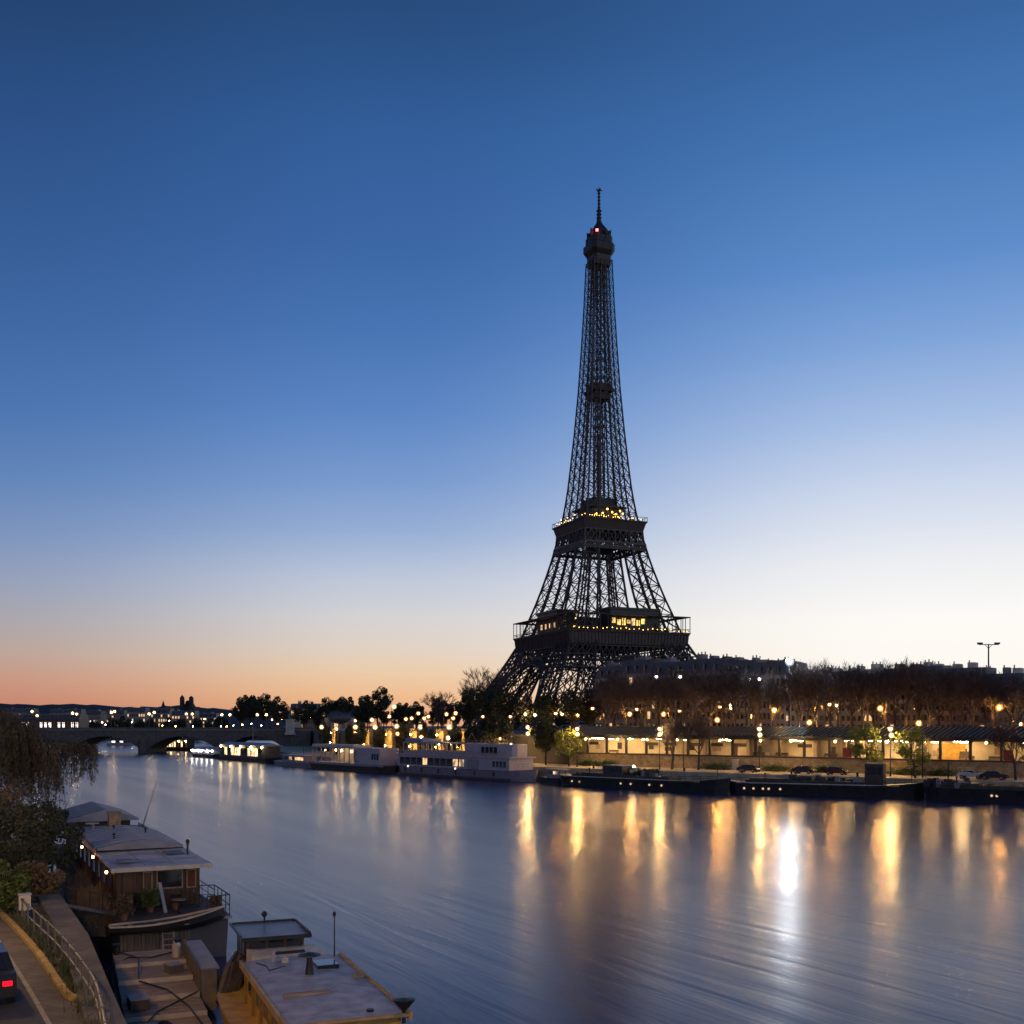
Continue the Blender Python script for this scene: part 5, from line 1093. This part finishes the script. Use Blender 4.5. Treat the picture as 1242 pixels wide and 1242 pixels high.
# ---------------------------------------------------------------- wooden pontoon in front
PT = root('pontoon', 'weathered wooden pontoon deck with shallow steps in front of the houseboat', 'pontoon', (-14.5, 40.2, 0), radians(23))
MB().box(-.1, 3.1, -10, 10.4, -.6, .55).build('hull', HULL2, PT)
stp = [(7.6, 10.3, 1.45), (5.0, 7.6, 1.30), (2.6, 5.0, 1.12), (.2, 2.6, .95), (-2.4, .2, .80), (-10, -2.4, .66)]
for y0, y1, z in stp:
    m_ = MB(); k = y0
    while k < y1 - .05: m_.box(0, 3.0, k, min(k + .23, y1) - .015, .5, z + random.uniform(-.008, .008)); k += .235
    m_.build('deck_step', WOODP, PT); 
for y0, y1, z in stp[:5]: MB().box(.0, 3.0, y0 - .05, y0 - .015, z - .28, z + .02).build('step_edge', CREAM, PT)
sb = MB()
for k in range(12): sb.box(3.02, 3.10, 3.0 + k * .52, 3.5 + k * .52, .3, 2.0 + .03 * (k % 3))
sb.build('side_panel', GREYW, PT)
MB().box(3.12, 3.75, 3.1, 9.1, .2, 1.9).build('locker', mat('locker_pale', (.24, .20, .165), .8, .3, 1.5), PT); MB().box(3.06, 3.85, 3.0, 9.2, 1.9, 1.98).build('locker_lid', FELT2, PT)
cg = MB(); 
for pts in (([(.3, 10.2, 1.5), (1.0, 8.0, 1.6), (.8, 5.0, 1.25), (1.8, 3.2, 1.2), (2.4, 1.0, 1.0), (2.6, -1.5, .9)]), ([(2.8, 9.0, 1.6), (1.6, 8.4, 1.5), (.6, 8.8, 1.5), (-.4, 7.6, 1.2)]), ([(2.9, 2.4, 1.2), (1.2, .6, 1.0), (.2, -2.0, .85), (1.4, -3.6, .75), (2.8, -4, .75)])): cg.tube([(x, y, z) for x, y, z in pts], .035, 5)
cg.build('mooring_rope', METAL, PT)
v = Matrix.Rotation(radians(23), 3, 'Z')
def onpt(x, y): q = v @ Vector((x, y, 0)); return (-14.5 + q.x, 40.2 + q.y)
for (x, y, z, sx, sy, sz, m_, lab) in ((.55, 1.5, 1.0, .35, .5, .4, RUST, 'rusty metal crate on the pontoon steps near the quay side'), (2.3, 5.8, 1.3, .3, .3, .35, GREYW, 'small grey wooden crate halfway down the pontoon'), (.5, -1.9, .8, .5, .4, .3, METAL, 'black lidded box at the bottom of the pontoon steps')):
    a, b = onpt(x, y); r = root('deck_crate', lab, 'crate', (a, b, z), radians(23 + x * 9)); MB().box(-sx, sx, -sy, sy, 0, sz).build('body', m_, r); MB().box(-sx - .03, sx + .03, -sy - .03, sy + .03, sz, sz + .05).build('lid', FELT2, r)
a, b = onpt(2.65, 8.3); r = root('gas_canister', 'white canister with a dark lid on the pontoon', 'canister', (a, b, 1.45)); MB().lathe([(.17, 0), (.19, .05), (.19, .55), (.12, .66)], n=12).build('body', CREAM, r); MB().lathe([(.08, .66), (.08, .78), (.13, .80)], n=10).build('valve', METAL, r)
a, b = onpt(1.3, -.9); r = root('coiled_rope', 'dark rope coil lying on the pontoon steps', 'rope', (a, b, .80)); MB().tube([((.32 - k * .004) * cos(k * .5), (.32 - k * .004) * sin(k * .5), .04 + k * .003) for k in range(50)], .035, 5).build('coil', METAL, r)
for x, y, lab in ((.15, 9.9, 'left of the pontoon'), (2.9, 10.2, 'by the pontoon locker')):
    a, b = onpt(x, y); r = root('mooring_post', 'dark iron mooring post ' + lab, 'mooring post', (a, b, 1.2)); MB().lathe([(.14, 0), (.12, .6), (.2, .66), (.2, .74)], n=10).build('post', METAL, r)
for k, (x, y) in enumerate(((-.25, 8), (-.25, 3.5), (-.25, -1))):
    a, b = onpt(x, y); r = root('tyre_fender', 'black tyre fender on the quay side of the pontoon, %s from the far end' % ORD[k], 'tyre', (a, b, .75), radians(23), 'tyre fenders'); MB().tube([(0, .32 * cos(t * pi / 8), .32 * sin(t * pi / 8)) for t in range(17)], .12, 7, cap=False).build('tyre', RUBBER, r)

# ---------------------------------------------------------------- ochre barge at the bottom
OB = root('canal_boat', 'ochre-sided boat with a flat grey-lilac cabin roof at the bottom of the view', 'canal boat', (-6.6, 32.4, 0), radians(22.3))
ob = hull(20, 4.6, 1.35, 4.5, 2.5, .5); ob.v = [(4.0 - y - .4, x - 5.5, z) for x, y, z in ob.v]; fix(ob.build('hull', OCHRE, OB))
MB().box(0, 3.45, .3, 9.3, 1.3, 2.86).build('cabin', OCHRE, OB)
for k in range(5): MB().box(-.05, -.01, 1.0 + k * 1.7, 1.9 + k * 1.7, 1.9, 2.45).build('window', GLASS, OB)
sbm = MB()
for k in range(6): sbm.box(-.10, .0, .35 + k * 1.78, .50 + k * 1.78, 1.3, 2.8)
sbm.build('side_post', mat('ochre_post', (.30, .18, .04), .6, .3, 2), OB)
rf = MB(); n = 8
for i in range(n + 1):
    x = -.15 + 3.75 * i / n; c = .10 * (1 - (2 * i / n - 1) ** 2); rf.v += [(x, .05 - .25 * (1 - (2 * i / n - 1) ** 2), 2.90 + c), (x, 9.5, 2.90 + c), (x, .05 - .25 * (1 - (2 * i / n - 1) ** 2), 2.80 + c), (x, 9.5, 2.80 + c)]
for i in range(n): a = i * 4; rf.f += [(a, a + 4, a + 5, a + 1), (a + 2, a + 3, a + 7, a + 6), (a, a + 2, a + 6, a + 4), (a + 1, a + 5, a + 7, a + 3)]
rf.f += [(0, 1, 3, 2), (n * 4, n * 4 + 2, n * 4 + 3, n * 4 + 1)]
fix(rf.build('roof', mat('roof_lilac', (.29, .30, .36), .55, .38, 1.3, bump=.3), OB))
tm = MB(); tm.box(-.27, -.16, -.1, 9.6, 2.74, 2.98).box(3.61, 3.72, -.1, 9.6, 2.74, 2.98); tm.tube([(-.15 + 3.75 * i / n, .02 - .27 * (1 - (2 * i / n - 1) ** 2), 2.88 + .10 * (1 - (2 * i / n - 1) ** 2)) for i in range(n + 1)], .06, 5); tm.build('roof_edge', mat('ochre_trim', (.36, .24, .11), .6, .3, 2), OB)
MB().box(.25, 3.0, 9.6, 11.2, 1.3, 3.05).build('coaming', CREAM, OB); MB().box(1.0, 2.3, 9.75, 9.95, 3.05, 3.13).build('hatch', METAL, OB)
wh = MB().box(.25, 2.55, 11.2, 13.6, 1.3, 3.42).build('wheelhouse', WOODD, OB)
for k in range(3): MB().box(.38 + k * .74, .98 + k * .74, 11.14, 11.19, 3.1 - .35, 3.36).build('window', GLASS, wh)
for k in range(3): MB().box(.19, .24, 11.4 + k * .72, 12.0 + k * .72, 2.6, 3.3).build('window', GLASS, wh)
MB().add([(0.0, 10.9, 3.42), (2.8, 10.9, 3.42), (2.6, 14.0, 3.5), (.1, 14.0, 3.5), (0.0, 10.9, 3.50), (2.8, 10.9, 3.50), (2.6, 14.0, 3.58), (.1, 14.0, 3.58)], [(3, 2, 1, 0), (4, 5, 6, 7), (0, 1, 5, 4), (1, 2, 6, 5), (2, 3, 7, 6), (3, 0, 4, 7)]).build('wheelhouse_roof', mat('roof_slate', (.16, .18, .21), .4, .2, .8), OB)
MB().box(-.05, .03, 10.9, 14.0, 3.58, 3.64).box(2.7, 2.78, 10.9, 14.0, 3.54, 3.64).box(0, 2.8, 10.86, 10.93, 3.40, 3.56).box(.05, 2.7, 13.95, 14.02, 3.5, 3.66).build('roof_trim', METAL, OB)
MB().tube([(1.4, 13.9, 3.5), (1.4, 13.9, 3.95)], .04, 6).ball((1.4, 13.9, 3.95), .13, 8, 5).build('horn', METAL, OB)
MB().tube([(1.75, 6.2, 2.9), (1.75, 6.2, 3.15), (1.75, 6.2, 3.7)], [.17, .14, .09], 10).lathe([(.42, 0), (.40, .05), (.05, .12)], (1.75, 6.2, 3.68), 12).build('stove_pipe', METAL, OB)
MB().tube([(3.35, 9.2, 2.9), (3.35, 9.2, 4.55)], [.03, .02], 6).lathe([(.07, 0), (.07, .12), (.02, .2)], (3.35, 9.2, 4.5), 8).build('antenna', METAL, OB)
MB().tube([(.9, 8.8, 2.9), (.9, 8.8, 3.4)], .08, 8).build('vent_pipe', WHITE, OB); MB().lathe([(.13, 0), (.13, .22), (.03, .28)], (1.3, 8.5, 2.92), 10).build('vent_cap', CREAM, OB)
MB().tube([(3.5, .15, 2.6), (3.5, .15, 3.1)], .06, 8).lathe([(.08, 0), (.34, .30), (.36, .36), (.05, .40)], (3.5, .15, 3.0), 12).build('searchlight', METAL, OB)
MB().box(2.2, 3.0, 6.9, 7.9, 2.95, 3.12).build('skylight', GLASS, OB); MB().box(.3, 1.9, 3.2, 3.5, 2.96, 3.06).box(.35, 1.85, 3.55, 3.65, 2.96, 3.03).build('roof_ladder', WOODP, OB)
MB().tube([(3.3 + .22 * cos(t * .5), 5.2 + .22 * sin(t * .5), 2.98 + t * .004) for t in range(26)], .03, 5).build('rope_coil', WOODP, OB)
MB().tube([(2.5, .5, 2.96), (2.5, .5, 3.06)], .12, 8).build('roof_vent', METAL, OB)
MB().tube([(.3, 9.0, 2.95), (.55, 8.2, 2.98), (.5, 7.4, 2.98), (1.2, 7.9, 2.99)], .02, 5).build('cable', METAL, OB)
for k, y in enumerate((11.8, 13.2)): MB().tube([(-.5, y + .33 * cos(t * pi / 8), 1.25 + .33 * sin(t * pi / 8)) for t in range(17)], .11, 7, cap=False).build('tyre_fender', RUBBER, OB)
v2 = Matrix.Rotation(radians(22.3), 3, 'Z')
r = root('mooring_bundle', 'dark bundle of rope and canvas on the stern beside the ochre boat wheelhouse', 'canvas', (-11.3, 43.6, 1.2), radians(30)); m_ = MB()
for k in range(7): m_.tube([(-.9 + k * .1, -1.2, -.2 + .3 * random.random()), (random.uniform(-.4, .5), 0, .6 + random.random() * .4), (.5 + k * .06, 1.3, 1.0 + random.random() * .5)], [.18, .26, .12], 6)
m_.build('canvas', RUST, r)

# ---------------------------------------------------------------- willow and shrubs on the near quay
def willow(seed, h, rad, ns, label, x, y, z, reach=None):
    random.seed(seed); T, C = MB(), MB(); r = root('willow_tree', label, 'tree', (x, y, z))
    T.tube([(0, 0, -.3), (.2, .1, h * .25), (.1, .3, h * .45)], [.5, .42, .32], 9)
    for i in range(16):
        a = i * 2.4; q = random.uniform(.35, .85) * rad; T.tube([(.1, .3, h * .4), (cos(a) * q * .5, sin(a) * q * .5, h * .72), (cos(a) * q, sin(a) * q, h * random.uniform(.82, .96))], [.2, .1, .03], 5)
    if reach: T.tube([(.1, .3, h * .42), (reach[0] * .35, reach[1] * .35, h * .68), (reach[0] * .75, reach[1] * .75, reach[2] + .5), reach], [.22, .15, .08, .03], 6)
    for i in range(ns + (150 if reach else 0)):
        a = random.uniform(0, 2 * pi); q = rad * random.random() ** .55; lump = .8 + .2 * sin(a * 5 + 1) ; q *= lump
        zt = h * (1 - .42 * (q / rad) ** 2) * random.uniform(.86, 1); ln = h * random.uniform(.25, .62) * (.55 + .45 * abs(sin(a * 4)))
        p_ = Vector((cos(a) * q, sin(a) * q, zt))
        if i >= ns: f_ = random.uniform(.45, 1.04); p_ = Vector((reach[0] * f_ + random.gauss(0, .35), reach[1] * f_ + random.gauss(0, .5), reach[2] + .4 - abs(f_ - .75) * .8 + random.uniform(-.3, .2))); ln = random.uniform(1.4, 4.2) * (.6 + .4 * abs(sin(f_ * 16)))
        o_ = Vector((cos(a), sin(a), 0)); pts = [p_]; k = 5
        for j in range(1, k + 1): t = j / k; pts.append(p_ + o_ * (.9 * t - .5 * t * t) + Vector((random.uniform(-.1, .1), random.uniform(-.1, .1), -ln * t ** 1.4)))
        C.tube(pts, [.02] * (k + 1), 3, cap=False)
        for j in range(int(ln * 11)):
            t = random.random(); i0 = min(k - 1, int(t * k)); c = pts[i0].lerp(pts[i0 + 1], t * k - i0) + rv(.14); d_l = Vector((random.uniform(-.08, .08), random.uniform(-.08, .08), -.17)); w_ = Vector((random.uniform(-1, 1), random.uniform(-1, 1), 0)).normalized() * .045
            C.add([c - w_, c + d_l * .5 + w_ * 1.2, c + d_l * 1.3], [(0, 1, 2)])
    T.build('trunk', BARK, r); C.build('crown', LEAFB, r)
willow(5, 9.9, 6.4, 1400, 'big brown weeping willow drooping over the river at the left edge', -43.8, 88, 4.0, (7.6, 3.5, 6.2))
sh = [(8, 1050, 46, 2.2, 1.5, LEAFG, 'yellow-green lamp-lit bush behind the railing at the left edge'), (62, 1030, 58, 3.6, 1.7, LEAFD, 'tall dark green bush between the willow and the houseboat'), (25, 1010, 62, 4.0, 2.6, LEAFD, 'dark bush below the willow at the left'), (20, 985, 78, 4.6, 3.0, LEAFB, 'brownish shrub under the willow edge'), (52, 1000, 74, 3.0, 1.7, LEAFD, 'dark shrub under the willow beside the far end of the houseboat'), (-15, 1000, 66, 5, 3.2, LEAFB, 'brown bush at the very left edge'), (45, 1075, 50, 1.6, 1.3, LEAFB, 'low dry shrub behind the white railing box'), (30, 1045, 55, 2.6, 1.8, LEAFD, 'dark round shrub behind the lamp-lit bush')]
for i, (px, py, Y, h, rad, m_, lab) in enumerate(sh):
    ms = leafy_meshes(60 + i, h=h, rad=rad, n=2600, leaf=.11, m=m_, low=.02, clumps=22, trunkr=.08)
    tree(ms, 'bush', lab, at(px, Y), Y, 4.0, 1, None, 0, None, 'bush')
MB_ = None
# plants climbing along the houseboat side
random.seed(77)
for i, (x, y, h) in enumerate(((-1.2, 1.5, 1.9), (-1.3, 4.2, 1.6), (-1.1, -1.2, 1.3), (-1.4, 7.5, 2.0))):
    a, b = loc(None, x, y); r = root('reed_clump', 'dry reed clump between the quay and the houseboat, %s from the houseboat deck' % ORD[i], 'reeds', (a, b, 1.6), 0, 'reed clumps by the houseboat'); c = MB()
    for k in range(160):
        q = Vector((random.gauss(0, .35), random.gauss(0, .5), 0)); t = q + Vector((random.gauss(0, .25), random.gauss(0, .25), h * random.uniform(.4, 1))); c.bar(q, t, .025, .01, 3)
    c.build('stems', mat('reed', (.22, .16, .10), .9, .4, 3), r); MB().box(-.5, .5, -.7, .7, -.5, .05).build('planter', GREYW, r)
print('objects', len(bpy.data.objects), 'verts', sum(len(m.vertices) for m in bpy.data.meshes))
